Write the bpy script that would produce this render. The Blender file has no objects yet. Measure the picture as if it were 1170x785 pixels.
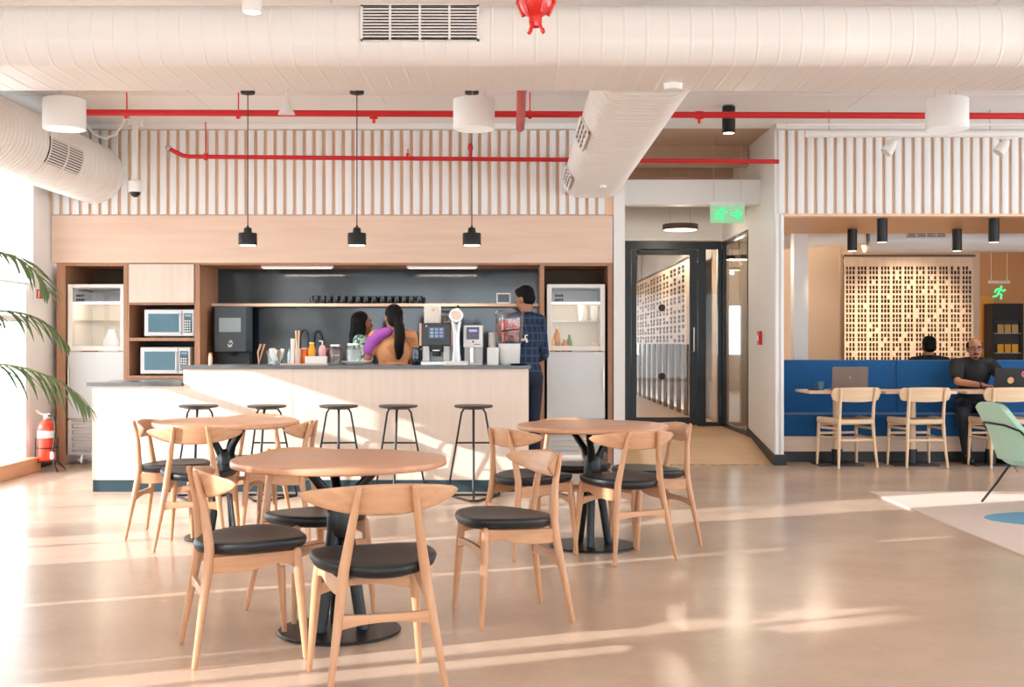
SUN, SKY, EXPOSURE = 9.5, 6.3, -0.22
import bpy, bmesh, math, random
from mathutils import Vector, Matrix
random.seed(7)
SC = bpy.context.scene
COL = SC.collection
PI = math.pi
F = 1365.0
CAMZ = 1.25

# ------------------------------------------------------------------ helpers
def lin(r, g, b):
    def f(v):
        v /= 255.0
        return v / 12.92 if v <= 0.04045 else ((v + 0.055) / 1.055) ** 2.4
    return (f(r), f(g), f(b), 1.0)

def V(*a):
    return Vector(a)

def xat(px, d):
    return (px - 585.0) * d / F

def zat(py, d):
    return CAMZ - (py - 392.5) * d / F

class MB:
    """collects closed shapes that become ONE mesh object"""
    def __init__(self):
        self.bm = bmesh.new()

    def face(self, vs):
        try:
            return self.bm.faces.new(vs)
        except ValueError:
            return None

    def box(self, x0, x1, y0, y1, z0, z1, M=None):
        b = self.bm
        if x0 > x1: x0, x1 = x1, x0
        if y0 > y1: y0, y1 = y1, y0
        if z0 > z1: z0, z1 = z1, z0
        co = [(x0, y0, z0), (x1, y0, z0), (x1, y1, z0), (x0, y1, z0), (x0, y0, z1), (x1, y0, z1), (x1, y1, z1), (x0, y1, z1)]
        v = [b.verts.new(M @ Vector(c) if M else c) for c in co]
        for f in ((3, 2, 1, 0), (4, 5, 6, 7), (0, 1, 5, 4), (1, 2, 6, 5), (2, 3, 7, 6), (3, 0, 4, 7)):
            self.face([v[i] for i in f])
        return self

    def hexa(self, co):
        v = [self.bm.verts.new(c) for c in co]
        for f in ((3, 2, 1, 0), (4, 5, 6, 7), (0, 1, 5, 4), (1, 2, 6, 5), (2, 3, 7, 6), (3, 0, 4, 7)):
            self.face([v[i] for i in f])
        return self

    def tube(self, pts, rad, n=10, closed=False, round_ends=False, flat=None):
        pts = [Vector(p) for p in pts]
        if not hasattr(rad, '__len__'):
            rad = [rad] * len(pts)
        rad = list(rad)
        if round_ends and not closed:
            a = (pts[0] - pts[1]).normalized(); e = (pts[-1] - pts[-2]).normalized()
            P, R = [], []
            for t in (85, 60, 30):
                t = math.radians(t)
                P.append(pts[0] + a * rad[0] * math.sin(t)); R.append(rad[0] * math.cos(t))
            Q, S = [], []
            for t in (30, 60, 85):
                t = math.radians(t)
                Q.append(pts[-1] + e * rad[-1] * math.sin(t)); S.append(rad[-1] * math.cos(t))
            pts = P + pts + Q; rad = R + rad + S
        m = len(pts)
        rings = []
        nrm = None
        for i in range(m):
            if closed:
                t = pts[(i + 1) % m] - pts[i - 1]
            else:
                t = pts[min(i + 1, m - 1)] - pts[max(i - 1, 0)]
            if t.length < 1e-9:
                t = Vector((0, 0, 1))
            t.normalize()
            if nrm is None:
                ref = Vector((0, 0, 1)) if abs(t.z) < 0.9 else Vector((1, 0, 0))
                nrm = (ref - t * ref.dot(t)).normalized()
            else:
                q = nrm - t * nrm.dot(t)
                nrm = q.normalized() if q.length > 1e-6 else nrm
            bn = t.cross(nrm)
            ring = []
            for k in range(n):
                a = 2 * PI * k / n
                ca, sa = math.cos(a), math.sin(a)
                if flat: sa *= flat
                ring.append(self.bm.verts.new(pts[i] + (nrm * ca + bn * sa) * rad[i]))
            rings.append(ring)
        for i in range(m if closed else m - 1):
            A, B = rings[i], rings[(i + 1) % m]
            for k in range(n):
                self.face([A[k], A[(k + 1) % n], B[(k + 1) % n], B[k]])
        if not closed:
            self.face(list(reversed(rings[0]))); self.face(rings[-1])
        return self

    def cyl(self, p0, p1, r0, r1=None, n=24):
        return self.tube([p0, p1], [r0, r0 if r1 is None else r1], n)

    def lathe(self, prof, c=(0, 0, 0), n=32, M=None):
        """prof: (r, z) pairs from the bottom up; ends are capped"""
        rings = []
        for r, z in prof:
            ring = []
            for k in range(n):
                a = 2 * PI * k / n
                p = Vector((c[0] + r * math.cos(a), c[1] + r * math.sin(a), c[2] + z))
                ring.append(self.bm.verts.new(M @ p if M else p))
            rings.append(ring)
        for i in range(len(rings) - 1):
            for k in range(n):
                self.face([rings[i][k], rings[i][(k + 1) % n], rings[i + 1][(k + 1) % n], rings[i + 1][k]])
        self.face(list(reversed(rings[0]))); self.face(rings[-1])
        return self

    def vessel(self, prof, th, c=(0, 0, 0), n=28):
        """open-topped lathed shell of wall thickness th; prof from the bottom up"""
        inner = [(max(r - th, 0.001), z if i else z + th) for i, (r, z) in enumerate(prof)]
        return self.lathe(list(prof) + list(reversed(inner)), c, n)

    def ell(self, c, r, M=None, seg=20, rings=12):
        c = Vector(c)
        rows = []
        for i in range(1, rings):
            t = PI * i / rings
            row = []
            for k in range(seg):
                a = 2 * PI * k / seg
                p = Vector((r[0] * math.sin(t) * math.cos(a), r[1] * math.sin(t) * math.sin(a), -r[2] * math.cos(t)))
                if M: p = M @ p
                row.append(self.bm.verts.new(c + p))
            rows.append(row)
        pb = Vector((0, 0, -r[2])); pt = Vector((0, 0, r[2]))
        if M: pb = M @ pb; pt = M @ pt
        vb = self.bm.verts.new(c + pb); vt = self.bm.verts.new(c + pt)
        for k in range(seg):
            self.face([vb, rows[0][(k + 1) % seg], rows[0][k]])
            self.face([vt, rows[-1][k], rows[-1][(k + 1) % seg]])
        for i in range(len(rows) - 1):
            for k in range(seg):
                self.face([rows[i][k], rows[i][(k + 1) % seg], rows[i + 1][(k + 1) % seg], rows[i + 1][k]])
        return self

    def prism(self, outline, fn0, fn1):
        """closed 2D outline carried to two places"""
        A = [self.bm.verts.new(fn0(p)) for p in outline]
        B = [self.bm.verts.new(fn1(p)) for p in outline]
        n = len(A)
        self.face(list(reversed(A))); self.face(B)
        for i in range(n):
            self.face([A[i], A[(i + 1) % n], B[(i + 1) % n], B[i]])
        return self

    def loft(self, rings, cap=True):
        R = [[self.bm.verts.new(p) for p in ring] for ring in rings]
        n = len(R[0])
        for i in range(len(R) - 1):
            for k in range(n):
                self.face([R[i][k], R[i][(k + 1) % n], R[i + 1][(k + 1) % n], R[i + 1][k]])
        if cap:
            self.face(list(reversed(R[0]))); self.face(R[-1])
        return self

    def sheet(self, fn, nu, nv):
        g = [[self.bm.verts.new(fn(i / nu, j / nv)) for j in range(nv + 1)] for i in range(nu + 1)]
        for i in range(nu):
            for j in range(nv):
                self.face([g[i][j], g[i + 1][j], g[i + 1][j + 1], g[i][j + 1]])
        return self

    def build(self, name, mat=None, parent=None, bevel=0.0, smooth=True, solid=0.0, subsurf=0, loc=None, rz=0.0, angle=38, offset=0.0, seg=2):
        bmesh.ops.recalc_face_normals(self.bm, faces=self.bm.faces)
        me = bpy.data.meshes.new(name)
        self.bm.to_mesh(me); self.bm.free()
        if smooth and len(me.polygons):
            me.polygons.foreach_set('use_smooth', [True] * len(me.polygons))
            me.set_sharp_from_angle(angle=math.radians(angle))
        o = bpy.data.objects.new(name, me)
        COL.objects.link(o)
        if mat is not None: me.materials.append(mat)
        if parent is not None: o.parent = parent
        if loc is not None: o.location = loc
        if rz: o.rotation_euler = (0, 0, rz)
        if solid:
            m = o.modifiers.new('thickness', 'SOLIDIFY'); m.thickness = solid; m.offset = offset
        if bevel:
            m = o.modifiers.new('edges', 'BEVEL'); m.width = bevel; m.segments = seg; m.limit_method = 'ANGLE'; m.angle_limit = math.radians(35)
        if subsurf:
            m = o.modifiers.new('round', 'SUBSURF'); m.levels = subsurf; m.render_levels = subsurf
        return o

def tag(o, label=None, cat=None, group=None, kind=None):
    if label: o['label'] = label
    if cat: o['category'] = cat
    if group: o['group'] = group
    if kind: o['kind'] = kind
    return o

def thing(name, label, cat, loc=(0, 0, 0), rz=0.0, group=None):
    o = bpy.data.objects.new(name, None); COL.objects.link(o)
    o.empty_display_size = 0.1
    o.location = loc; o.rotation_euler = (0, 0, rz)
    return tag(o, label, cat, group)

def kids(o):
    return [c for c in o.children]

def copy_tree(o, loc=None, rz=None, label=None, parent=None):
    c = o.copy(); COL.objects.link(c)
    if parent is not None: c.parent = parent
    if loc is not None: c.location = loc
    if rz is not None: c.rotation_euler = (0, 0, rz)
    if label: c['label'] = label
    for ch in kids(o):
        copy_tree(ch, parent=c)
    return c

def struct(mb, name, mat, parent=None, **k):
    o = mb.build(name, mat, parent, **k)
    if parent is None: o['kind'] = 'structure'
    return o

def rrect(w, h, r, n=6, cx=0.0, cy=0.0):
    """rounded rectangle outline, counter-clockwise"""
    out = []
    for qx, qy, a0 in ((1, 1, 0), (-1, 1, 90), (-1, -1, 180), (1, -1, 270)):
        for i in range(n + 1):
            a = math.radians(a0 + 90.0 * i / n)
            out.append((cx + qx * (w / 2 - r) + r * math.cos(a), cy + qy * (h / 2 - r) + r * math.sin(a)))
    return out

# ---------------------------------------------------------------- materials
def new_mat(name):
    m = bpy.data.materials.new(name); m.use_nodes = True
    nt = m.node_tree
    return m, nt, nt.nodes['Principled BSDF']

def M(name, col, rough=0.5, metal=0.0, var=0.06, scale=6.0, bump=0.0, bscale=60.0, coat=0.0, spec=0.5, emit=None, estr=0.0, sheen=0.0, alpha=None, trans=0.0, ior=1.45):
    m, nt, p = new_mat(name)
    N, L = nt.nodes, nt.links
    tc = N.new('ShaderNodeTexCoord')
    no = N.new('ShaderNodeTexNoise'); no.inputs['Scale'].default_value = scale; no.inputs['Detail'].default_value = 4
    L.new(tc.outputs['Object'], no.inputs['Vector'])
    mx = N.new('ShaderNodeMix'); mx.data_type = 'RGBA'
    mx.inputs['A'].default_value = tuple(max(0, c * (1 - var)) for c in col[:3]) + (1,)
    mx.inputs['B'].default_value = tuple(min(1, c * (1 + var)) for c in col[:3]) + (1,)
    L.new(no.outputs['Fac'], mx.inputs['Factor'])
    L.new(mx.outputs['Result'], p.inputs['Base Color'])
    p.inputs['Roughness'].default_value = rough
    p.inputs['Metallic'].default_value = metal
    p.inputs['Specular IOR Level'].default_value = spec
    p.inputs['Coat Weight'].default_value = coat
    p.inputs['Sheen Weight'].default_value = sheen
    p.inputs['Transmission Weight'].default_value = trans
    p.inputs['IOR'].default_value = ior
    if emit:
        p.inputs['Emission Color'].default_value = emit
        p.inputs['Emission Strength'].default_value = estr
    if bump:
        nb = N.new('ShaderNodeTexNoise'); nb.inputs['Scale'].default_value = bscale; nb.inputs['Detail'].default_value = 3
        L.new(tc.outputs['Object'], nb.inputs['Vector'])
        bp = N.new('ShaderNodeBump'); bp.inputs['Strength'].default_value = bump; bp.inputs['Distance'].default_value = 0.01
        L.new(nb.outputs['Fac'], bp.inputs['Height']); L.new(bp.outputs['Normal'], p.inputs['Normal'])
    return m

def wood(name, c1, c2, axis=0, scale=3.0, rough=0.4, stretch=14.0, coat=0.0):
    """grain that runs along one local axis"""
    m, nt, p = new_mat(name)
    N, L = nt.nodes, nt.links
    tc = N.new('ShaderNodeTexCoord'); mp = N.new('ShaderNodeMapping')
    s = [stretch * scale] * 3; s[axis] = scale
    mp.inputs['Scale'].default_value = s
    L.new(tc.outputs['Object'], mp.inputs['Vector'])
    n1 = N.new('ShaderNodeTexNoise'); n1.inputs['Scale'].default_value = 1.0; n1.inputs['Detail'].default_value = 6; n1.inputs['Distortion'].default_value = 0.6
    L.new(mp.outputs['Vector'], n1.inputs['Vector'])
    cr = N.new('ShaderNodeValToRGB')
    cr.color_ramp.elements[0].position = 0.3; cr.color_ramp.elements[0].color = c1
    cr.color_ramp.elements[1].position = 0.72; cr.color_ramp.elements[1].color = c2
    L.new(n1.outputs['Fac'], cr.inputs['Fac']); L.new(cr.outputs['Color'], p.inputs['Base Color'])
    p.inputs['Roughness'].default_value = rough
    p.inputs['Coat Weight'].default_value = coat
    return m

def glass_mat(name, tint=(1, 1, 1, 1), refl=0.12, rough=0.0):
    """thin architectural pane: lets light straight through and mirrors by Fresnel"""
    m = bpy.data.materials.new(name); m.use_nodes = True
    nt = m.node_tree; N, L = nt.nodes, nt.links
    N.clear()
    out = N.new('ShaderNodeOutputMaterial'); mx = N.new('ShaderNodeMixShader')
    tr = N.new('ShaderNodeBsdfTransparent'); tr.inputs['Color'].default_value = tint
    gl = N.new('ShaderNodeBsdfGlossy'); gl.inputs['Roughness'].default_value = rough
    fr = N.new('ShaderNodeLayerWeight'); fr.inputs['Blend'].default_value = 0.5
    pw = N.new('ShaderNodeMath'); pw.operation = 'POWER'; pw.inputs[1].default_value = 4.0
    mu = N.new('ShaderNodeMath'); mu.operation = 'MULTIPLY_ADD'; mu.inputs[1].default_value = 0.85; mu.inputs[2].default_value = refl * 0.6
    L.new(fr.outputs['Facing'], pw.inputs[0]); L.new(pw.outputs['Value'], mu.inputs[0]); L.new(mu.outputs['Value'], mx.inputs['Fac'])
    L.new(tr.outputs['BSDF'], mx.inputs[1]); L.new(gl.outputs['BSDF'], mx.inputs[2]); L.new(mx.outputs['Shader'], out.inputs['Surface'])
    return m

def emis(name, col, strength):
    m = bpy.data.materials.new(name); m.use_nodes = True
    nt = m.node_tree; N, L = nt.nodes, nt.links; N.clear()
    out = N.new('ShaderNodeOutputMaterial'); e = N.new('ShaderNodeEmission')
    e.inputs['Color'].default_value = col; e.inputs['Strength'].default_value = strength
    L.new(e.outputs['Emission'], out.inputs['Surface'])
    return m

def floor_mat():
    m, nt, p = new_mat('polished_concrete'); N, L = nt.nodes, nt.links
    tc = N.new('ShaderNodeTexCoord')
    n1 = N.new('ShaderNodeTexNoise'); n1.inputs['Scale'].default_value = 0.9; n1.inputs['Detail'].default_value = 7; n1.inputs['Roughness'].default_value = 0.62
    n2 = N.new('ShaderNodeTexNoise'); n2.inputs['Scale'].default_value = 34; n2.inputs['Detail'].default_value = 4
    L.new(tc.outputs['Object'], n1.inputs['Vector']); L.new(tc.outputs['Object'], n2.inputs['Vector'])
    cr = N.new('ShaderNodeValToRGB')
    cr.color_ramp.elements[0].position = 0.3; cr.color_ramp.elements[0].color = lin(*FLOOR_A)
    cr.color_ramp.elements[1].position = 0.72; cr.color_ramp.elements[1].color = lin(*FLOOR_B)
    L.new(n1.outputs['Fac'], cr.inputs['Fac'])
    mx = N.new('ShaderNodeMix'); mx.data_type = 'RGBA'; mx.blend_type = 'MULTIPLY'; mx.inputs['Factor'].default_value = 0.16
    L.new(cr.outputs['Color'], mx.inputs['A']); L.new(n2.outputs['Color'], mx.inputs['B'])
    L.new(mx.outputs['Result'], p.inputs['Base Color'])
    mr = N.new('ShaderNodeMapRange'); mr.inputs['To Min'].default_value = 0.16; mr.inputs['To Max'].default_value = 0.3
    L.new(n1.outputs['Fac'], mr.inputs['Value']); L.new(mr.outputs['Result'], p.inputs['Roughness'])
    p.inputs['Specular IOR Level'].default_value = 0.6
    return m

FLOOR_A = (208, 180, 158); FLOOR_B = (226, 200, 179)

m_floor = floor_mat()
m_white = M('white_paint', lin(238, 236, 233), 0.6, var=0.02)
m_ceil = M('ceiling_paint', lin(242, 240, 238), 0.7, var=0.025, scale=1.5)
m_ceil2 = M('shaded_ceiling_brown', lin(198, 168, 146), 0.8, var=0.08, scale=2.5)  # brown of the shaded corridor ceiling put into the colour
m_duct = M('painted_sheet_metal', lin(236, 230, 225), 0.36, var=0.02, scale=2)
m_slat = M('slat_paint', lin(240, 240, 240), 0.5, var=0.02)
m_slatwood = wood('slat_backing_wood', lin(238, 198, 164), lin(246, 209, 177), 2, 2.0)
m_bulk = wood('birch_veneer', lin(226, 194, 170), lin(236, 206, 184), 0, 1.2, 0.45)
m_ctr = wood('pale_birch_ply', lin(228, 210, 195), lin(236, 219, 204), 2, 1.2, 0.42)
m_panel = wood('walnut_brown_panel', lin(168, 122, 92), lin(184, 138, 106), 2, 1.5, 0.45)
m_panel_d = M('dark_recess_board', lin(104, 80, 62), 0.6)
m_door = wood('pale_cabinet_front', lin(218, 200, 184), lin(228, 211, 196), 2, 1.0, 0.42)
m_stone = M('black_stone_tile', lin(38, 49, 57), 0.08, var=0.3, scale=2.2, spec=0.7)  # bluish base colour carries the blue window reflections
m_top = M('grey_stone_top', lin(104, 106, 110), 0.25, var=0.2, scale=30)
m_teal = M('dark_teal_kick', lin(42, 66, 76), 0.4)
m_black = M('matt_black', lin(26, 27, 29), 0.45)
m_blackp = M('black_powder_coat', lin(17, 21, 24), 0.36)
m_leather = M('black_leather', lin(32, 35, 39), 0.36, var=0.12, scale=12, bump=0.12, bscale=240)
m_oak = wood('oiled_oak', lin(200, 146, 108), lin(216, 166, 126), 2, 2.4, 0.38)
m_oakx = wood('oiled_oak_across', lin(202, 150, 112), lin(220, 170, 132), 0, 2.4, 0.38)
m_oaky = wood('oiled_oak_along', lin(200, 146, 108), lin(216, 166, 126), 1, 2.4, 0.38)
m_tabtop = wood('beech_tabletop', lin(206, 150, 116), lin(218, 164, 130), 0, 1.6, 0.32, 18)
m_ash = wood('pale_ash', lin(226, 194, 158), lin(238, 208, 174), 2, 2.0, 0.42)
m_ashx = wood('pale_ash_across', lin(226, 194, 158), lin(238, 208, 174), 0, 2.0, 0.42)
m_cord = M('woven_paper_cord', lin(226, 200, 166), 0.75, var=0.12, scale=90, bump=0.3, bscale=160)
m_steel = M('brushed_steel', lin(200, 196, 190), 0.3, metal=0.85, var=0.06, scale=3)
m_steelp = M('pale_steel_panel', lin(208, 207, 206), 0.42, metal=0.25, var=0.07, scale=2)
m_chrome = M('chrome', lin(226, 226, 228), 0.12, metal=1.0, var=0.0)
m_fridge = M('white_enamel', lin(238, 234, 228), 0.35, var=0.02)
m_red = M('red_pipe_paint', lin(206, 34, 40), 0.35, var=0.08)
m_redv = M('red_gloss_paint', lin(222, 30, 26), 0.18, var=0.1, coat=0.5)
m_ext = M('red_cylinder_paint', lin(226, 70, 46), 0.25, coat=0.3)
m_blue = M('blue_upholstery', lin(3, 82, 138), 0.8, var=0.1, scale=40, bump=0.15, bscale=300, sheen=0.2)
m_green = M('mint_upholstery', lin(176, 212, 188), 0.8, var=0.06, scale=50, bump=0.12, bscale=300, sheen=0.2)
m_glass = glass_mat('clear_pane', refl=0.025)
m_glassd = glass_mat('door_pane', (0.88, 0.9, 0.9, 1), refl=0.04)
m_jar = glass_mat('jar_glass', (0.93, 0.95, 0.95, 1), refl=0.1)
m_mugglaze = M('black_glaze', lin(18, 20, 24), 0.12)
m_leaf = M('palm_green', lin(104, 124, 80), 0.5, var=0.25, scale=8)
m_stem = M('palm_stem', lin(126, 132, 78), 0.6, var=0.2)
m_skin = M('skin', lin(168, 112, 84), 0.5, var=0.05, scale=20)
m_hair = M('black_hair', lin(16, 14, 14), 0.62, spec=0.2, var=0.2, scale=60, bump=0.3, bscale=140)
m_warm = emis('warm_lamp', lin(255, 232, 200), 6.0)
m_lampw = emis('lamp_white', lin(255, 240, 222), 9.0)
m_led = emis('led_strip', lin(255, 232, 204), 6.0)
m_exitg = emis('exit_green', lin(60, 235, 130), 2.2)
m_exitp = emis('exit_panel', lin(168, 228, 176), 1.0)
m_drum = M('drum_fabric', lin(240, 238, 236), 0.8, var=0.01)
m_plastic = M('white_plastic', lin(240, 238, 234), 0.35, var=0.01)
m_screen = M('screen_glass', lin(28, 32, 40), 0.1, var=0.0)
# ============================================================== the setting
WALL = 12.3          # slat wall and joinery face
XL = -4.75           # window wall on the left
ZC = 3.5             # ceiling
RAISE = 0.19         # raised floor beyond the ramp

b = MB(); b.box(-6.5, 9.2, -9.2, 19.2, -0.2, 0.0)
struct(b, 'floor', m_floor, smooth=False)
b = MB(); b.box(-6.5, 9.2, -9.2, WALL + 0.2, ZC, ZC + 0.2)
b.box(-6.5, 1.05, WALL + 0.2, 15.2, ZC, ZC + 0.2)
# shallow joints of the boards
for y in (8.05, 8.6, 9.6, 10.8):
    b.box(-4.7, 8.8, y, y + 0.012, ZC - 0.004, ZC)
for x in (-2.9, -1.2, 0.9, 3.2, 5.5):
    b.box(x, x + 0.012, 7.0, 12.2, ZC - 0.004, ZC)
struct(b, 'ceiling', m_ceil, smooth=False)
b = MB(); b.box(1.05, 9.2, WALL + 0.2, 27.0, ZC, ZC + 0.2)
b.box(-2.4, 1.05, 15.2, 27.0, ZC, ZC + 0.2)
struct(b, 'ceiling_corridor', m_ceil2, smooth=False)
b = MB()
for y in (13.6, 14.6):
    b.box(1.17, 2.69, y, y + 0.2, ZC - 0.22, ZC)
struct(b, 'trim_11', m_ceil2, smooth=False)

# ---- window wall on the left
b = MB()
def wl(y0, y1, z0, z1): b.box(XL - 0.06, XL, y0, y1, z0, z1)
wl(-9.2, -3.6, 0, ZC); wl(-3.6, 2.1, 0, 0.3); wl(-3.6, 2.1, 2.9, ZC); wl(2.1, 2.72, 0, ZC)
wl(2.72, 3.25, 2.15, ZC); wl(3.25, 3.37, 0, ZC); wl(3.37, 3.41, 2.15, ZC); wl(3.41, 4.68, 0, ZC)
wl(4.68, 4.77, 2.5, ZC); wl(4.77, 5.86, 0, ZC); wl(5.86, 11.74, 3.12, ZC); wl(11.74, 13.1, 0, ZC)
struct(b, 'wall_left', m_white, smooth=False)
def window(n, y0, y1, z1, mulls, trans=()):
    f = MB(); t = 0.025
    f.box(XL - 0.05, XL - 0.005, y0, y1, z1 - 2 * t, z1); f.box(XL - 0.05, XL - 0.005, y0, y1, 0.0, 2 * t)
    for y in [y0 + t, y1 - t] + list(mulls):
        w = t if y in mulls or (y1 - y0) > 0.3 else 0.006
        if (y1 - y0) < 0.3: continue
        f.box(XL - 0.05, XL - 0.005, y - w, y + w, 0.0, z1)
    for z, h in trans:
        f.box(XL - 0.05, XL - 0.005, y0, y1, z, z + h)
    o = struct(f, 'window_%d' % n, m_white, smooth=False)
    g = MB(); g.box(XL - 0.032, XL - 0.026, y0, y1, 0.02, z1 - 0.02)
    g.build('pane', m_glass, o, smooth=False)
    return o
window(1, 5.86, 11.74, 3.12, (6.62, 7.6, 8.6, 9.6, 10.6), ((1.46, 0.06),))
window(2, 2.72, 3.25, 2.15, (2.97,))
window(3, 3.37, 3.41, 2.15, ())
window(4, 4.68, 4.77, 2.5, ())
f = MB()
for y in (-3.58, -1.7, 0.2, 2.05): f.box(XL - 0.05, XL - 0.005, y - 0.03, y + 0.03, 0.3, 2.9)
f.box(XL - 0.05, XL - 0.005, -3.6, 2.1, 0.3, 0.35); f.box(XL - 0.05, XL - 0.005, -3.6, 2.1, 2.85, 2.9)
o = struct(f, 'window_7', m_white, smooth=False)
g = MB(); g.box(XL - 0.032, XL - 0.026, -3.6, 2.1, 0.35, 2.85); g.build('pane', m_glass, o, smooth=False)
b = MB(); b.box(XL, XL + 0.13, 6.0, 11.72, 0, 0.14)
struct(b, 'trim_1', wood('ledge_wood', lin(214, 160, 120), lin(226, 176, 136), 1, 1.5), smooth=False, bevel=0.006)
b = MB(); b.box(XL, XL + 0.012, 11.72, WALL, 0, 0.1)
struct(b, 'baseboard_left', m_black, smooth=False)
def blind_mat():
    m = bpy.data.materials.new('blind_cloth'); m.use_nodes = True
    nt = m.node_tree; N, L = nt.nodes, nt.links; N.clear()
    out = N.new('ShaderNodeOutputMaterial'); mx = N.new('ShaderNodeMixShader'); mx.inputs['Fac'].default_value = 0.6
    d = N.new('ShaderNodeBsdfDiffuse'); d.inputs['Color'].default_value = lin(236, 234, 230)
    t = N.new('ShaderNodeBsdfTranslucent'); t.inputs['Color'].default_value = lin(230, 230, 230)
    L.new(d.outputs['BSDF'], mx.inputs[1]); L.new(t.outputs['BSDF'], mx.inputs[2]); L.new(mx.outputs['Shader'], out.inputs['Surface'])
    return m
m_blind = blind_mat()
for lab, y, z, h, dz in (('added pale roller blind cutting the sun through the long window on the left', 9.19, 1.83, 2.53, 1.24), ('added pale roller blind on the window wall beside the camera, out of view', -0.75, 1.12, 2.88, 1.74)):
    o = thing('added_sun_blind', lab, 'blind', (XL + 0.05, y, z))  # blinds added to block and spread the sun
    MB().sheet(lambda u, v: V(0.004 * math.sin(v * 3), -h + 2 * h * u, dz * v), 12, 8).build('blind_fabric', m_blind, o)
    b = MB(); b.cyl((0, -h - 0.01, dz + 0.01), (0, h + 0.01, dz + 0.01), 0.03); b.build('roller', m_white, o)
    b = MB(); b.tube([(0, -h, 0), (0, h, 0)], 0.012, 10); b.build('bottom_bar', m_white, o)

# ---- slatted wall over the bar and over the alcove
def slats(x0, x1, z0, z1, y, first=0.015, pitch=0.1, w=0.066):
    q = MB(); x = x0 + first
    while x + w < x1 + 0.001:
        q.prism(rrect(w, 0.032, 0.006, 2, x + w / 2, y - 0.018), lambda p: V(p[0], p[1], z0), lambda p: V(p[0], p[1], z1))
        x += pitch
    return q
b = MB(); b.box(-4.75, 1.05, WALL, WALL + 0.1, 2.57, ZC); wb = struct(b, 'wall_back', m_slatwood, smooth=False)
slats(-4.73, 1.0, 2.575, 3.44, WALL).build('slats', m_slat, wb)
b = MB(); b.box(-4.75, 1.05, WALL - 0.10, WALL, 3.445, ZC - 0.001); struct(b, 'trim_2', m_white, smooth=False)
b = MB(); b.box(-4.73, 1.03, WALL - 0.02, WALL + 0.08, 2.08, 2.565); struct(b, 'wall_bulkhead', m_bulk, smooth=False)
b = MB(); b.box(2.79, 9.2, WALL, WALL + 0.1, 2.57, ZC); wr = struct(b, 'wall_alcove_front', m_slatwood, smooth=False)
slats(2.72, 9.0, 2.585, 3.44, WALL).build('slats', m_slat, wr)
b = MB(); b.box(2.70, 9.2, WALL - 0.10, WALL, 3.445, ZC - 0.001); struct(b, 'trim_3', m_white, smooth=False)
b = MB(); b.box(2.79, 9.2, WALL - 0.04, WALL + 0.1, 2.555, 2.585); struct(b, 'trim_4', m_slatwood, smooth=False)

# ---- walls of the passage
b = MB(); b.box(1.045, 1.16, WALL - 0.03, 15.42, 0, ZC); struct(b, 'wall_corridor_left', m_white, smooth=False)
b = MB()
b.box(2.70, 2.79, WALL - 0.01, 13.65, 0, ZC); b.box(2.70, 2.79, 13.65, 15.42, 2.56, ZC)
struct(b, 'wall_corridor_right', m_white, smooth=False)
b = slats(2.70, 2.81, 0.11, 2.58, WALL + 0.0, 0.004, 0.055, 0.034)
struct(b, 'trim_5', m_slat)
b = MB(); b.box(1.16, 2.70, 15.34, 15.44, 2.57, ZC); struct(b, 'wall_over_door', m_white, smooth=False)
b = MB(); b.box(1.16, 2.70, 12.98, 13.18, 2.76, 3.03); struct(b, 'trim_6', m_white, smooth=False)
b = MB()
b.hexa([(2.685, WALL - 0.02, 0), (2.70, WALL - 0.02, 0), (2.70, 13.66, 0.12), (2.685, 13.66, 0.12), (2.685, WALL - 0.02, 0.11), (2.70, WALL - 0.02, 0.11), (2.70, 13.66, 0.29), (2.685, 13.66, 0.29)])
b.box(2.685, 2.815, WALL - 0.065, WALL - 0.02, 0, 0.11)
struct(b, 'baseboard_corridor', m_black, smooth=False)
m_ply = wood('plywood_floor', lin(214, 172, 130), lin(226, 188, 146), 0, 1.4, 0.4)
b = MB()
b.hexa([(1.16, 12.34, -0.01), (2.684, 12.34, -0.01), (2.684, 13.4, -0.01), (1.16, 13.4, -0.01), (1.16, 12.34, 0.004), (2.684, 12.34, 0.004), (2.684, 13.4, RAISE), (1.16, 13.4, RAISE)])
b.box(1.16, 2.70, 13.4, 15.5, 0.0, RAISE)
b.box(-2.4, 2.75, 15.5, 27, 0.0, RAISE)
fr = struct(b, 'floor_corridor', m_ply, smooth=False)
b = MB()
def hazard():
    m, nt, p = new_mat('hazard_tape'); N, L = nt.nodes, nt.links
    tc = N.new('ShaderNodeTexCoord'); sx = N.new('ShaderNodeSeparateXYZ'); L.new(tc.outputs['Object'], sx.inputs['Vector'])
    mu = N.new('ShaderNodeMath'); mu.operation = 'MULTIPLY'; mu.inputs[1].default_value = 9.0
    ad = N.new('ShaderNodeMath'); ad.operation = 'ADD'
    L.new(sx.outputs['X'], ad.inputs[0]); L.new(sx.outputs['Y'], ad.inputs[1]); L.new(ad.outputs['Value'], mu.inputs[0])
    fr_ = N.new('ShaderNodeMath'); fr_.operation = 'FRACT'; L.new(mu.outputs['Value'], fr_.inputs[0])
    gt = N.new('ShaderNodeMath'); gt.operation = 'GREATER_THAN'; gt.inputs[1].default_value = 0.5; L.new(fr_.outputs['Value'], gt.inputs[0])
    mx = N.new('ShaderNodeMix'); mx.data_type = 'RGBA'; mx.inputs['A'].default_value = lin(60, 54, 48); mx.inputs['B'].default_value = lin(216, 184, 110)
    L.new(gt.outputs['Value'], mx.inputs['Factor']); L.new(mx.outputs['Result'], p.inputs['Base Color'])
    return m
b.box(1.17, 2.68, 12.28, 12.335, 0, 0.003)
tag(b.build('floor_tape', hazard(), smooth=False), 'yellow and black hazard tape across the foot of the wooden ramp', 'tape')

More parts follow.
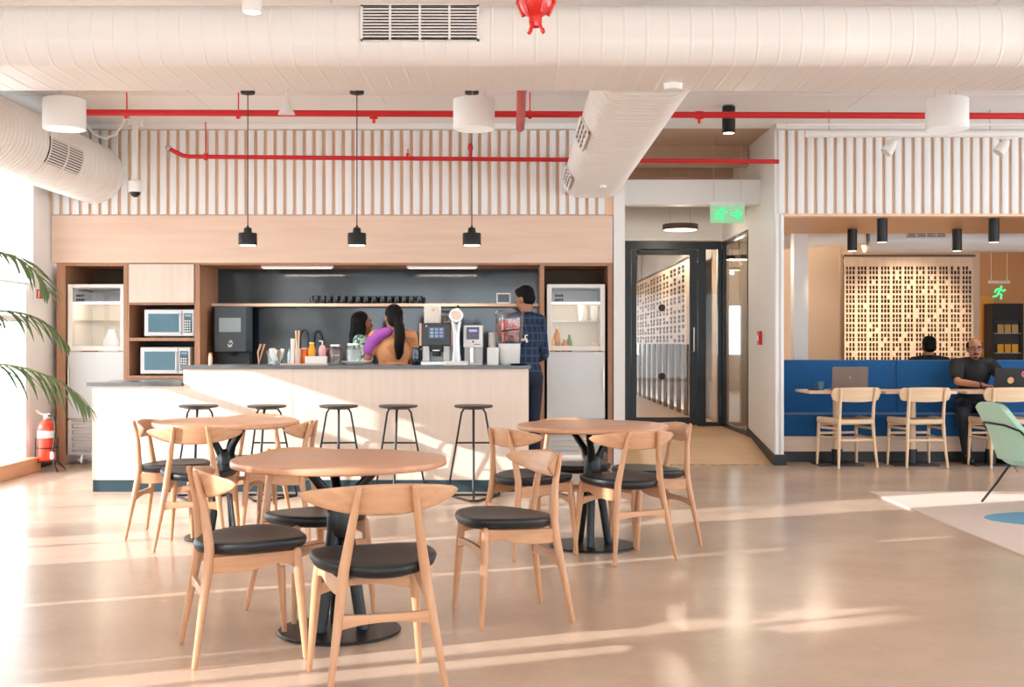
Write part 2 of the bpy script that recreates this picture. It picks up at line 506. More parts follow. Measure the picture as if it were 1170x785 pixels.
# ---- glazed door set at the end of the passage
DY = 15.4; DZ = 2.56
b = MB()
b.box(1.165, 2.695, DY - 0.05, DY + 0.02, DZ - 0.1, DZ)           # head
b.box(1.165, 1.50, DY - 0.05, DY + 0.02, RAISE, DZ - 0.1)
b.box(1.50, 1.53, DY - 0.05, DY + 0.02, RAISE, DZ - 0.1)
b.box(2.39, 2.49, DY - 0.06, DY + 0.02, RAISE, DZ - 0.1)
b.box(2.645, 2.695, DY - 0.06, DY + 0.02, RAISE, DZ - 0.1)
b.box(2.49, 2.645, DY - 0.05, DY + 0.02, RAISE, RAISE + 0.05)
struct(b, 'trim_7', m_blackp, smooth=False)
d = MB()
for x0, x1, z0, z1 in ((1.535, 1.60, RAISE + 0.01, DZ - 0.105), (2.285, 2.385, RAISE + 0.01, DZ - 0.105), (1.60, 2.285, RAISE + 0.01, RAISE + 0.11), (1.60, 2.285, DZ - 0.17, DZ - 0.105)):
    d.box(x0, x1, DY - 0.04, DY + 0.01, z0, z1)
door = struct(d, 'door_1', m_blackp, smooth=False)
g = MB(); g.box(1.60, 2.285, DY - 0.02, DY - 0.01, RAISE + 0.11, DZ - 0.17); g.build('door_glass', m_glassd, door, smooth=False)
h = MB(); h.tube([(2.33, DY - 0.04, 1.15), (2.33, DY - 0.1, 1.15), (2.33, DY - 0.1, 1.45), (2.33, DY - 0.04, 1.45)], 0.012, 10); h.build('door_handle', m_steel, door)
c = MB(); c.box(1.62, 1.95, DY - 0.085, DY - 0.045, DZ - 0.155, DZ - 0.11); c.box(1.66, 2.1, DY - 0.075, DY - 0.06, DZ - 0.108, DZ - 0.095); c.build('door_closer', m_black, door, smooth=False, bevel=0.004)
for z in (1.71, 0.83):
    k = MB(); k.cyl((1.93, DY - 0.026, z), (1.93, DY - 0.021, z), 0.045, n=28); k.build('glass_dot', m_black, door)
g = MB(); g.box(2.495, 2.64, DY - 0.02, DY - 0.01, RAISE + 0.05, DZ - 0.1)
struct(g, 'window_5', m_glassd, smooth=False)
f = MB()
f.box(2.695, 2.745, 13.655, 15.34, RAISE, RAISE + 0.05); f.box(2.695, 2.745, 13.655, 15.34, DZ - 0.05, DZ - 0.005)
f.box(2.695, 2.745, 13.655, 13.70, RAISE + 0.05, DZ - 0.05); f.box(2.695, 2.745, 15.29, 15.34, RAISE + 0.05, DZ - 0.05)
w6 = struct(f, 'window_6', m_blackp, smooth=False)
g = MB(); g.box(2.715, 2.725, 13.70, 15.29, RAISE + 0.05, DZ - 0.05); g.build('pane', m_glassd, w6, smooth=False)

# ---- alcove: soffit, back wall, far room
m_soff = wood('warm_soffit', lin(214, 158, 106), lin(226, 174, 124), 0, 1.0, 0.4)
b = MB(); b.box(2.79, 9.2, WALL + 0.1, 14.35, 2.57, 2.66); struct(b, 'ceiling_alcove', m_soff, smooth=False)
m_warmwall = M('tan_wall_paint', lin(226, 198, 172), 0.7, var=0.03, scale=2)
b = MB(); b.box(2.79, 6.5, 16.6, 16.7, 0, ZC)
for x in (4.55, 4.72): b.box(x, x + 0.02, 16.58, 16.6, 0, ZC)
struct(b, 'wall_alcove_back', m_warmwall, smooth=False)
b = MB(); b.box(3.40, 3.57, 14.4, 14.57, 0, ZC); struct(b, 'trim_8', m_white, smooth=False)
b = MB(); b.box(6.0, 9.2, 18.9, 19.0, 0, ZC)
struct(b, 'wall_far_right', M('ochre_wall', lin(216, 164, 116), 0.7, var=0.05, scale=1.5), smooth=False)
b = MB(); b.box(9.1, 9.2, -9.2, 19, 2.7, ZC); b.box(9.1, 9.2, -9.2, 19, 0, 0.3)
for y0, y1 in ((-9.2, -8.0), (-4.4, -4.0), (-0.4, 0.0), (3.6, 4.0), (7.6, 8.0), (11.4, 19.0)): b.box(9.1, 9.2, y0, y1, 0.3, 2.7)
struct(b, 'wall_right', m_white, smooth=False)
b = MB(); b.box(XL, 9.1, -9.2, -9.1, 2.9, ZC); b.box(XL, 9.1, -9.2, -9.1, 0, 0.1)
for x in (-4.75, -2.0, 0.75, 3.5, 6.25, 8.95): b.box(x, x + 0.15, -9.2, -9.1, 0.1, 2.9)
struct(b, 'wall_rear', m_white, smooth=False)
# far room behind the glass door
b = MB(); b.box(-2.4, -0.8, 26.9, 27, 0, ZC); b.box(2.9, 3.0, 16.7, 27, 0, ZC)
for x in (-0.1, 0.8, 1.7, 2.6): b.box(x, x + 0.22, 26.9, 27, 0, ZC)
b.box(-0.8, 2.9, 26.9, 27, 0, 1.0); b.box(-0.8, 2.9, 26.9, 27, 2.1, ZC)
struct(b, 'wall_far', m_white, smooth=False)
b = MB(); b.box(-2.4, -2.3, 15.5, 27, 0, ZC); b.box(-2.4, 1.05, 15.42, 15.52, 0, ZC); struct(b, 'wall_far_left', m_white, smooth=False)

# ================================================================ ducts
def duct(name, path_axis, sec, t0, t1, pitch, label, ridge=0.006, loc=(0, 0, 0)):
    """sec: closed outline in the two axes across; swept with a raised seam every pitch"""
    o = thing(name, label, 'duct', loc)
    q = MB(); st = []
    n = int(round((t1 - t0) / pitch)); p = (t1 - t0) / n
    for i in range(n):
        a = t0 + i * p
        for off, g in ((0.0, 0), (0.006, 0), (p - 0.022, 0), (p - 0.016, 0), (p - 0.012, 1), (p - 0.005, 1)):
            st.append((a + off, g))
    st.append((t1, 0))
    cx = sum(s[0] for s in sec) / len(sec); cy = sum(s[1] for s in sec) / len(sec)
    rings = []
    for t, g in st:
        ring = []
        for (u, v) in sec:
            du, dv = u - cx, v - cy; L_ = math.hypot(du, dv)
            uu, vv = (u + du / L_ * ridge, v + dv / L_ * ridge) if g else (u, v)
            ring.append((t, uu, vv) if path_axis == 0 else (uu, t, vv))
        rings.append(ring)
    q.loft(rings)
    q.build('duct_body', m_duct, o, angle=28)
    return o
def grille(parent, w, h, nslat, nbar, Mx, dark=m_black):
    """louvre frame facing -Y in its own frame, set by matrix Mx"""
    q = MB()
    q.box(-w / 2, w / 2, -0.012, 0.0, -h / 2, -h / 2 + 0.012, Mx); q.box(-w / 2, w / 2, -0.012, 0.0, h / 2 - 0.012, h / 2, Mx)
    q.box(-w / 2, -w / 2 + 0.012, -0.012, 0.0, -h / 2, h / 2, Mx); q.box(w / 2 - 0.012, w / 2, -0.012, 0.0, -h / 2, h / 2, Mx)
    for i in range(nslat):
        z = -h / 2 + h * (i + 0.5) / nslat
        q.box(-w / 2 + 0.01, w / 2 - 0.01, -0.012, -0.002, z - h / nslat * 0.22, z + h / nslat * 0.22, Mx)
    for i in range(nbar):
        x = -w / 2 + w * (i + 1) / (nbar + 1)
        q.box(x - 0.006, x + 0.006, -0.014, -0.004, -h / 2, h / 2, Mx)
    o = q.build('vent_grille', m_duct, parent, smooth=False)
    k = MB(); k.box(-w / 2 + 0.006, w / 2 - 0.006, -0.003, 0.0, -h / 2 + 0.006, h / 2 - 0.006, Mx)
    k.build('vent_opening', dark, o, smooth=False)
    return o
big = duct('air_duct', 0, rrect(0.84, 0.33, 0.13, 8, 6.78, 2.915), -4.6, 8.9, 0.118, 'large white oval air duct running across the whole ceiling', 0.0032)
grille(big, 0.63, 0.195, 12, 3, Matrix.Translation((-0.49, 6.358, 2.955)) )
mid = duct('air_duct', 1, rrect(0.60, 0.33, 0.164, 10, 0.825, 2.915), 7.21, 12.262, 0.075, 'white oval air duct running back to the slat wall beside the passage')
for y, s in ((9.1, 0.8), (11.5, 0.8)):
    n_ = Vector((-math.cos(0.42), 0, -math.sin(0.42)))
    ctr = Vector((0.689, y, 2.915)) + n_ * 0.168
    Mx = Matrix(((0, -n_.x, -n_.z, ctr.x), (1, 0, 0, ctr.y), (0, -n_.z, n_.x, ctr.z), (0, 0, 0, 1)))
    grille(mid, s, 0.15, 4, 3, Mx)
sm = MB(); sm.lathe([(0.0, 0.0), (0.03, 0.0), (0.036, 0.012), (0.036, 0.03)], (0.86, 11.3, 2.722), 20)
tag(sm.build('ceiling_sensor', m_plastic), 'small white sensor under the far end of the oval duct', 'sensor')
sm = MB(); sm.lathe([(0.0, 0.0), (0.05, 0.0), (0.055, 0.02), (0.055, 0.036)], (0.93, 6.9, 2.716), 20)
tag(sm.build('ceiling_sensor', m_plastic), 'white sensor under the large cross duct above the oval duct', 'sensor')
circ = [(-4.29 + 0.3 * math.cos(2 * PI * i / 40), 2.99 + 0.3 * math.sin(2 * PI * i / 40)) for i in range(40)]
lef = duct('air_duct', 1, circ, 7.21, 12.262, 0.075, 'round white air duct with a grille at the window wall')
Mx = Matrix.Translation((-3.996, 9.15, 2.965)) @ Matrix.Rotation(math.radians(90), 4, 'Z') @ Matrix.Rotation(math.radians(5), 4, 'X')
q = MB()
def cpt(a, y, r=0.306): return V(-4.29 + r * math.cos(a), y, 2.99 + r * math.sin(a))
gy0, gy1, ga0, ga1 = 10.3, 11.1, -0.6, 0.15
for i in range(10):
    a = ga0 + (ga1 - ga0) * (i + 0.5) / 10
    q.loft([[cpt(a - 0.02, y, 0.302), cpt(a + 0.02, y, 0.302), cpt(a + 0.02, y, 0.318), cpt(a - 0.02, y, 0.318)] for y in (gy0, gy1)])
for y in (gy0, (gy0 + gy1) / 2, gy1 - 0.02):
    q.loft([[cpt(a, y, 0.302), cpt(a, y + 0.02, 0.302), cpt(a, y + 0.02, 0.321), cpt(a, y, 0.321)] for a in [ga0 + (ga1 - ga0) * i / 10 for i in range(11)]])
vg = q.build('vent_grille', m_duct, lef, smooth=False)
q = MB(); q.loft([[cpt(a, gy0, 0.3), cpt(a, gy1, 0.3), cpt(a, gy1, 0.312), cpt(a, gy0, 0.312)] for a in [ga0 + (ga1 - ga0) * i / 10 for i in range(11)]])
q.build('vent_opening', m_black, vg, smooth=False)
# duct pieces over the far side of the alcove
b = MB(); b.tube([(3.3, 15.55, 2.60), (3.9, 15.3, 2.62), (4.48, 15.12, 2.64)], 0.14, 24)
tag(b.build('air_duct', m_duct), 'slim pale duct crossing the ceiling behind the alcove soffit', 'duct')
fat = thing('air_duct', 'wide pale duct with dark grille behind the alcove downlights', 'duct', (5.5, 15.2, 2.62))
b = MB(); b.prism(rrect(0.4, 0.42, 0.15, 6), lambda p: V(-1.0, p[0], p[1]), lambda p: V(1.05, p[0], p[1])); b.build('duct_body', m_duct, fat)
grille(fat, 0.5, 0.14, 5, 3, Matrix.Translation((-0.3, -0.202, 0.02)))

# ================================================================ pipes
def clamp(parent, x, y, z, top):
    q = MB(); q.cyl((x - 0.016, y, z), (x + 0.016, y, z), 0.037, n=16); q.tube([(x, y, z + 0.03), (x, y, top)], 0.006, 8)
    q.build('pipe_hanger', m_redv, parent)
p1 = thing('sprinkler_pipe', 'upper red sprinkler pipe running under the whole ceiling', 'pipe', (0, 10.7, 3.3))
b = MB(); b.tube([(-3.88, -0.1, 0.0), (8.7, 0.15, 0.0)], 0.029, 14); b.build('pipe', m_red, p1)
for x in (-3.45, -2.45, 0.16): clamp(p1, x, 0.0, 0.0, 0.2)
for x in (-1.24, 1.68):
    q = MB(); q.cyl((x, 0.02, 0), (x, 0.02, -0.075), 0.017, 0.012, 12); q.cyl((x - 0.035, 0.02, 0), (x + 0.035, 0.02, 0), 0.036, n=14); q.build('sprinkler_tee', m_redv, p1)
p2 = thing('sprinkler_pipe', 'lower red pipe with a bent end in front of the slat wall', 'pipe', (0, 12.05, 3.135))
b = MB(); b.tube([(-3.46, -0.02, 0.075), (-3.44, -0.02, 0.07), (-3.32, -0.01, 0.01), (-3.25, 0, 0), (2.69, 0, -0.05)], 0.022, 14, round_ends=False); b.build('pipe', m_red, p2)
q = MB(); q.ell((-3.46, -0.02, 0.085), (0.032, 0.03, 0.032)); q.cyl((-3.46, -0.02, 0.07), (-3.46, -0.02, -0.01), 0.013, 0.02, 12); q.build('sprinkler_head', m_steel, p2)
for x in (-3.09, -1.05): clamp(p2, x, 0, 0, 0.35 if x < -2 else 0.08)
q = MB(); q.ell((-0.42, 0, 0.09), (0.027, 0.027, 0.05)); q.cyl((-0.42, 0, 0), (-0.42, 0, 0.06), 0.017, n=12); q.build('sprinkler_head', m_redv, p2)
p3 = thing('sprinkler_pipe', 'short red branch pipe coming forward beside the white drum lamp', 'pipe', (0.075, 9.6, 3.2))
b = MB(); b.tube([(0, -1.9, 0), (0, 1.2, 0)], 0.038, 16, round_ends=True); b.build('pipe', m_red, p3)
b = MB(); b.tube([(0, 0.3, 0.03), (0, 0.3, 0.3)], 0.006, 8); b.build('pipe_hanger', m_red, p3)

v = thing('sprinkler_valve', 'glossy red valve fitting hanging from the ceiling in front of the big duct', 'valve', (0.098, 5.0, 2.545))
b = MB(); b.lathe([(0.0, 0.075), (0.022, 0.068), (0.05, 0.085), (0.068, 0.12), (0.076, 0.165), (0.074, 0.2), (0.06, 0.225), (0.055, 0.25)], n=32); b.build('valve_body', m_redv, v)
b = MB(); b.lathe([(0.0, 0.2), (0.085, 0.2), (0.094, 0.21), (0.094, 0.255), (0.085, 0.265), (0.0, 0.265)], n=36)
for s in (-1, 1): b.box(s * 0.085, s * 0.125, -0.03, 0.03, 0.2, 0.27)
b.build('coupling', m_redv, v, bevel=0.004)
for s in (-1, 1):
    q = MB(); q.cyl((s * 0.11, 0, 0.175), (s * 0.11, 0, 0.285), 0.009, n=8); q.cyl((s * 0.11, 0, 0.185), (s * 0.11, 0, 0.2), 0.017, n=6); q.build('bolt', m_redv, v)
for a in (0.2, 1.45, 2.7, 3.95, 5.2):
    q = MB(); q.tube([(0.072 * math.cos(a), 0.072 * math.sin(a), 0.19), (0.078 * math.cos(a), 0.078 * math.sin(a), 0.14), (0.055 * math.cos(a), 0.055 * math.sin(a), 0.08)], [0.01, 0.012, 0.008], 8); q.build('rib', m_redv, v)
q = MB(); q.lathe([(0.0, 0.03), (0.024, 0.03), (0.028, 0.05), (0.028, 0.08)], n=18)
for a in (0.5, 2.3, 4.2, 5.6):
    q.tube([(0.02 * math.cos(a), 0.02 * math.sin(a), 0.05), (0.03 * math.cos(a), 0.03 * math.sin(a), 0.02), (0.042 * math.cos(a), 0.042 * math.sin(a), 0.01)], 0.008, 8)
q.build('outlet_cap', m_redv, v)
b = MB(); b.cyl((0, 0, 0.25), (0, 0, ZC - 2.545), 0.05, n=24); b.build('pipe', m_redv, v)

# ================================================================ lamps
def lamp_light(parent, name, kind, power, col, loc, rot=(0, 0, 0), size=0.05, spot=None, blend=0.6):
    ld = bpy.data.lights.new(name, kind); ld.energy = power; ld.color = col[:3]
    ld.shadow_soft_size = size
    if kind == 'SPOT': ld.spot_size = math.radians(spot); ld.spot_blend = blend
    o = bpy.data.objects.new(name, ld); COL.objects.link(o); o.parent = parent; o.location = loc; o.rotation_euler = rot
    return o
WARM = (1.0, 0.85, 0.68)
DR = 'white drum ceiling lamps'
for i, (x, lab) in enumerate(((-3.447, 'white drum lamp hanging beside the round duct near the window wall'), (-0.293, 'white drum lamp in front of the third black pendant cord'), (3.35, 'white drum lamp hanging in front of the spotlight rail'))):
    o = thing('drum_lamp', lab, 'lamp', (x, 9.2, 2.9), 0, DR)
    b = MB(); b.lathe([(0.158, 0.0), (0.16, 0.004), (0.16, 0.226), (0.157, 0.23), (0.02, 0.23)], n=48)
    b.build('lamp_shade', m_drum, o)
    b = MB(); b.lathe([(0.0, -0.003), (0.152, -0.003), (0.156, 0.001)], n=48); b.build('diffuser', M('diffuser_%d' % i, lin(244, 246, 250), 0.5, var=0.0, emit=lin(255, 250, 244), estr=0.25), o)
    for a in (0.4, 2.5, 4.6):
        b = MB(); b.cyl((0.1 * math.cos(a), 0.1 * math.sin(a), 0.22), (0.05 * math.cos(a), 0.05 * math.sin(a), 0.6), 0.0022, n=6); b.build('hanging_wire', m_steel, o)
# pendants over the bar
PEN = 'black pendant lamps over the bar'
for x, lab in ((-2.30, 'black pendant lamp over the bar, farthest from the passage'), (-1.35, 'middle one of the black pendant lamps over the bar'), (-0.35, 'black pendant lamp behind the middle white drum lamp')):
    o = thing('pendant_lamp', lab, 'lamp', (x, 10.4, 2.105), 0, PEN)
    b = MB(); b.lathe([(0.076, 0.0), (0.08, 0.003), (0.08, 0.10), (0.076, 0.106), (0.036, 0.108), (0.034, 0.13), (0.031, 0.15), (0.012, 0.158), (0.004, 0.18)], n=40); b.build('lamp_shade', m_black, o)
    b = MB(); b.cyl((0, 0, -0.001), (0, 0, 0.003), 0.07, n=32); b.build('lamp_glass', m_lampw, o)
    b = MB(); b.cyl((0, 0, 0.17), (0, 0, 1.365), 0.0045, n=8); b.build('cord', m_black, o)
    b = MB(); b.lathe([(0.0, 1.315), (0.058, 1.317), (0.062, 1.325), (0.062, 1.345), (0.03, 1.35), (0.03, 1.394), (0.0, 1.394)], n=28); b.build('ceiling_rose', m_black, o)
    lamp_light(o, 'bulb', 'SPOT', 26, WARM, (0, 0, -0.02), spot=120)
# surface cylinders
def can(name, lab, x, y, ztop, L_, r, grp=None, power=30, spot=90, tilt=(0, 0, 0), stem=0.0, mat=None):
    o = thing(name, lab, 'lamp', (x, y, ztop - L_), 0, grp)
    b = MB(); b.lathe([(r * 0.9, 0.0), (r, 0.006), (r, L_ - 0.004), (r * 0.94, L_)], n=32); b.build('housing', mat or m_blackp, o)
    b = MB(); b.cyl((0, 0, -0.002), (0, 0, 0.002), r * 0.84, n=28); b.build('lamp_glass', m_warm, o)
    if stem: b = MB(); b.cyl((0, 0, L_), (0, 0, L_ + stem), 0.01, n=10); b.build('stem', m_white, o)
    lamp_light(o, 'bulb', 'SPOT', power, WARM, (0, 0, -0.03), tilt, spot=spot)
    return o
can('cylinder_downlight', 'black cylinder downlight at the passage ceiling beside the oval duct', 2.05, 11.3, 3.49, 0.25, 0.062)
AL = 'black cylinder downlights in the alcove'
can('cylinder_downlight', 'front black downlight in the alcove, second from the white post', 3.91, 12.62, 2.57, 0.25, 0.055, AL, 34, 80)
can('cylinder_downlight', 'black alcove downlight above the seated man, nearest the right edge', 5.09, 12.62, 2.57, 0.25, 0.055, AL, 34, 80)
can('cylinder_downlight', 'rear black alcove downlight closest to the white post', 3.93, 13.8, 2.57, 0.25, 0.055, AL, 130, 60, (math.radians(62), 0, 0))
can('cylinder_downlight', 'rear black alcove downlight in front of the dark duct grille', 5.14, 13.8, 2.57, 0.25, 0.055, AL, 240, 56, (math.radians(66), 0, 0))
can('ceiling_spotlight', 'small lit spotlight hanging over the big cross duct', -1.31, 6.02, 3.06, 0.14, 0.05, None, 8, 140, (math.radians(0), 0, 0), 0.435, m_duct)
can('ceiling_spotlight', 'spotlight hanging over the big cross duct near its right end, above the frame', 1.85, 6.02, 3.2, 0.14, 0.05, None, 6, 140, (0, 0, 0), 0.3, m_duct)
# flat disc lamp in the passage
o = thing('disc_lamp', 'flat round lamp hanging in front of the black glass door', 'lamp', (2.0, 14.2, 2.60))
b = MB(); b.lathe([(0.2, 0.0), (0.21, 0.004), (0.21, 0.06), (0.205, 0.066), (0.0, 0.066)], n=44); b.build('lamp_body', M('bronze_metal', lin(92, 74, 62), 0.4, metal=0.3), o)
b = MB(); b.cyl((0, 0, -0.003), (0, 0, 0.002), 0.195, n=44); b.build('diffuser', m_warm, o)
for s in (-1, 1): b = MB(); b.cyl((s * 0.12, 0, 0.06), (s * 0.12, 0, 0.9), 0.003, n=6); b.build('hanging_wire', m_steel, o)
lamp_light(o, 'bulb', 'POINT', 16, WARM, (0, 0, -0.05), size=0.02)
DL = 'round lamps in the room behind the glass door'
for x, y, lab in ((1.75, 17.2, 'round ceiling lamp seen high through the glass door'), (1.9, 20.0, 'second round ceiling lamp deeper behind the glass door'), (1.2, 23.0, 'third round ceiling lamp deeper behind the glass door'), (2.93, 15.4, 'round ceiling lamp seen through the side glazing'), (4.0, 15.62, 'added unseen round lamp brightening the tan wall behind the alcove')):
    zl = 2.33 if y == 15.4 else 2.98 if y == 15.62 else 2.66  # lamp behind the alcove is added, unseen, to brighten its back wall
    o = thing('disc_lamp', lab, 'lamp', (x, y, zl), 0, DL)
    b = MB(); b.lathe([(0.19, 0.0), (0.2, 0.004), (0.2, 0.05), (0.0, 0.055)], n=32); b.build('lamp_body', m_black, o)
    b = MB(); b.cyl((0, 0, -0.003), (0, 0, 0.002), 0.185, n=32); b.build('diffuser', m_warm, o)
    b = MB(); b.cyl((0, 0, 0.05), (0, 0, ZC - zl - 0.001), 0.006, n=6); b.build('stem', m_black, o)
    lamp_light(o, 'bulb', 'POINT', 34 if y == 15.62 else 60, WARM, (0, 0, -0.05), size=0.02)
# spotlight rail over the alcove
o = thing('light_rail', 'white spotlight rail in front of the slat wall above the alcove', 'rail', (0, 11.5, 3.27))
b = MB(); b.tube([(2.82, 0, 0), (8.6, 0, 0)], 0.036, 18); b.build('rail', m_white, o)
b = MB(); b.box(2.65, 8.6, -0.012, 0.012, 0.075, 0.095); b.build('upper_bar', m_white, o)
for x in (3.05, 4.6, 6.4): b = MB(); b.tube([(x, 0, 0.03), (x, 0, 0.23)], 0.006, 8); b.build('hanging_rod', m_steel, o)
SP = 'white spotlights on the rail'
for x, lab in ((3.65, 'white spotlight on the rail, nearer the white post'), (4.73, 'white spotlight on the rail near the right edge')):
    o = thing('spotlight', lab, 'spotlight', (x, 11.5, 3.23), 0, SP)
    Mx = Matrix.Translation((0.0, 0, -0.08)) @ Matrix.Rotation(math.radians(38), 4, 'Y')
    b = MB(); b.lathe([(0.056, -0.085), (0.06, -0.08), (0.05, 0.0), (0.034, 0.05), (0.02, 0.07)], n=24, M=Mx); b.build('lamp_head', m_white, o)
    b = MB(); b.tube([(0.0, 0, 0.004), (0.04, 0, -0.03), (0.05, 0, -0.05)], 0.012, 8); b.box(-0.06, 0.1, -0.015, 0.015, -0.012, 0.0); b.build('bracket', m_white, o)
# dome camera on a drop pole, cable loop
o = thing('dome_camera', 'white dome security camera on a drop pole beside the round duct', 'camera', (-3.72, 11.8, 2.68))
b = MB(); b.lathe([(0.066, 0.065), (0.068, 0.07), (0.068, 0.17), (0.06, 0.18), (0.0, 0.18)], n=28); b.build('housing', m_plastic, o)
b = MB(); b.ell((0, 0, 0.068), (0.052, 0.052, 0.055)); b.build('dome', m_screen, o)
b = MB(); b.box(-0.022, 0.022, -0.022, 0.022, 0.175, 0.818); b.box(-0.06, 0.06, -0.05, 0.05, 0.72, 0.818); b.build('drop_pole', m_white, o, smooth=False)
b = MB(); b.tube([(-4.15, 11.6, 3.4), (-4.06, 11.6, 3.28), (-3.95, 11.6, 3.24), (-3.85, 11.6, 3.28), (-3.76, 11.6, 3.42), (-3.74, 11.6, 3.495)], 0.012, 8)
tag(b.build('cable_loop', m_white), 'white cable loop sagging under the ceiling beside the camera pole', 'cable')
o = thing('ceiling_speaker', 'small white horn sensor under the ceiling between first and second pendant', 'sensor', (-2.0, 10.6, 3.28))
b = MB(); b.lathe([(0.075, 0.0), (0.07, 0.02), (0.035, 0.07), (0.028, 0.14), (0.0, 0.14)], n=24); b.build('horn', m_white, o)
b = MB(); b.cyl((0, 0, 0.13), (0, 0, 0.22), 0.008, n=8); b.build('stem', m_white, o)

# exit signs: running figure and arrow, raised on the lit panel
def exit_sign(lab, x, y, z, w, h, glow, arrow=True, wires=0.7):
    o = thing('exit_sign', lab, 'sign', (x, y, z))
    b = MB(); b.box(-w / 2, w / 2, -0.008, 0.008, -h / 2, h / 2); b.build('sign_panel', m_exitp if glow else m_glass, o, smooth=False)
    b = MB(); b.box(-w / 2 - 0.005, w / 2 + 0.005, -0.02, 0.02, h / 2, h / 2 + 0.04); b.build('sign_housing', m_plastic, o, smooth=False)
    g = MB(); s = h; cx = -w * 0.2 if arrow else 0
    def P(u, w_): return V(cx + u * s, -0.012, w_ * s)
    k = 0.055 * s
    g.ell(P(0.1, 0.3), (0.07 * s, 0.004, 0.07 * s))
    for pts in (((0.05, 0.2), (-0.06, -0.05)), ((0.05, 0.17), (0.2, 0.06), (0.3, 0.12)), ((0.04, 0.17), (-0.16, 0.16), (-0.26, 0.02)), ((-0.05, -0.05), (0.12, -0.16), (0.08, -0.36)), ((-0.06, -0.05), (-0.16, -0.22), (-0.34, -0.26))):
        g.tube([P(*q) for q in pts], k, 6, round_ends=True)
    if arrow:
        cx = w * 0.25
        g.tube([P(-0.28, 0), (P(0.12, 0))], k * 1.2, 6)
        g.tube([P(0.02, 0.2), P(0.24, 0.0), P(0.02, -0.2)], k * 1.2, 6)
    g.build('pictogram', m_exitg, o)
    for sx in (-1, 1):
        q = MB(); q.cyl((sx * w * 0.4, 0, h / 2 + 0.04), (sx * w * 0.4, 0, h / 2 + wires), 0.003, n=6); q.build('hanging_wire', m_steel, o)
    return o
exit_sign('green running figure exit sign hanging in the passage by the white wall', 2.325, 12.9, 2.645, 0.37, 0.19, True, True, 0.73)
exit_sign('green exit sign glowing over the dark fridge behind the alcove', 7.3, 17.9, 2.02, 0.3, 0.26, False, False, 1.3)
# ============================================================== joinery
NB = 13.06   # back of the niches
FW = 12.3
def solo(mb, name, mat, label, cat, loc=None, rz=0.0, group=None, **k):
    o = mb.build(name, mat, None, loc=loc, rz=rz, **k)
    return tag(o, label, cat, group)

h = thing('fridge_housing', 'brown wooden housing around the left fridge by the window wall', 'cabinet', (-4.69, FW, 0))
b = MB(); b.box(0, 0.09, 0, 0.8, 0, 2.08); b.build('side_panel', m_panel, h, smooth=False, bevel=0.003)
b = MB(); b.box(0.69, 0.73, 0, 0.8, 0, 2.08); b.build('side_panel', m_panel, h, smooth=False, bevel=0.003)
b = MB(); b.box(0.09, 0.69, 0, 0.8, 2.05, 2.08); b.build('top_panel', m_panel, h, smooth=False)
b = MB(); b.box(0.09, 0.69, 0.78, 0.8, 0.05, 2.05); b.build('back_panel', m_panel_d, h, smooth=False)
h = thing('fridge_housing', 'brown wooden housing around the right fridge beside the white pillar', 'cabinet', (0.288, FW, 0))
b = MB(); b.box(0, 0.045, 0, 0.8, 0, 2.08); b.build('side_panel', m_panel, h, smooth=False, bevel=0.003)
b = MB(); b.box(0.70, 0.75, 0, 0.8, 0, 2.08); b.build('side_panel', m_panel, h, smooth=False, bevel=0.003)
b = MB(); b.box(0.045, 0.70, 0, 0.8, 2.05, 2.08); b.build('top_panel', m_panel, h, smooth=False)
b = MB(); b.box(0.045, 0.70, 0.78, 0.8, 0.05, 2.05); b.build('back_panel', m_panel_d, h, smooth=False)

# microwave cabinet
c = thing('microwave_cabinet', 'tall cabinet with pale top door and two open microwave bays', 'cabinet', (-3.96, FW, 0))
b = MB(); b.box(0.0, 0.02, 0.0, 0.6, 0, 2.08); b.box(0.69, 0.726, 0.0, 0.6, 0, 2.08); b.box(0.02, 0.69, 0.0, 0.6, 2.06, 2.08); b.box(0.02, 0.69, 0.0, 0.6, 1.648, 1.668); b.build('carcass', m_panel, c, smooth=False, bevel=0.003)
b = MB(); b.box(0.02, 0.69, 0.0, 0.6, 1.275, 1.31); b.build('shelf', m_panel, c, smooth=False, bevel=0.003)
b = MB(); b.box(0.02, 0.69, 0.0, 0.6, 0.885, 0.92); b.build('shelf', m_panel, c, smooth=False, bevel=0.003)
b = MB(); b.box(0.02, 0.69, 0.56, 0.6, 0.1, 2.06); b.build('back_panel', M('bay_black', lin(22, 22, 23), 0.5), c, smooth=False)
b = MB(); b.box(0.022, 0.688, -0.018, 0.0, 1.67, 2.065); b.build('door', m_door, c, smooth=False, bevel=0.003)
for x0, x1 in ((0.022, 0.353), (0.357, 0.688)):
    b = MB(); b.box(x0, x1, -0.018, 0.0, 0.1, 0.88); d = b.build('door', m_door, c, smooth=False, bevel=0.003)
    q = MB(); q.box((x0 + x1) / 2 - 0.06, (x0 + x1) / 2 + 0.06, -0.03, -0.018, 0.84, 0.85); q.build('handle', m_steel, d, smooth=False)

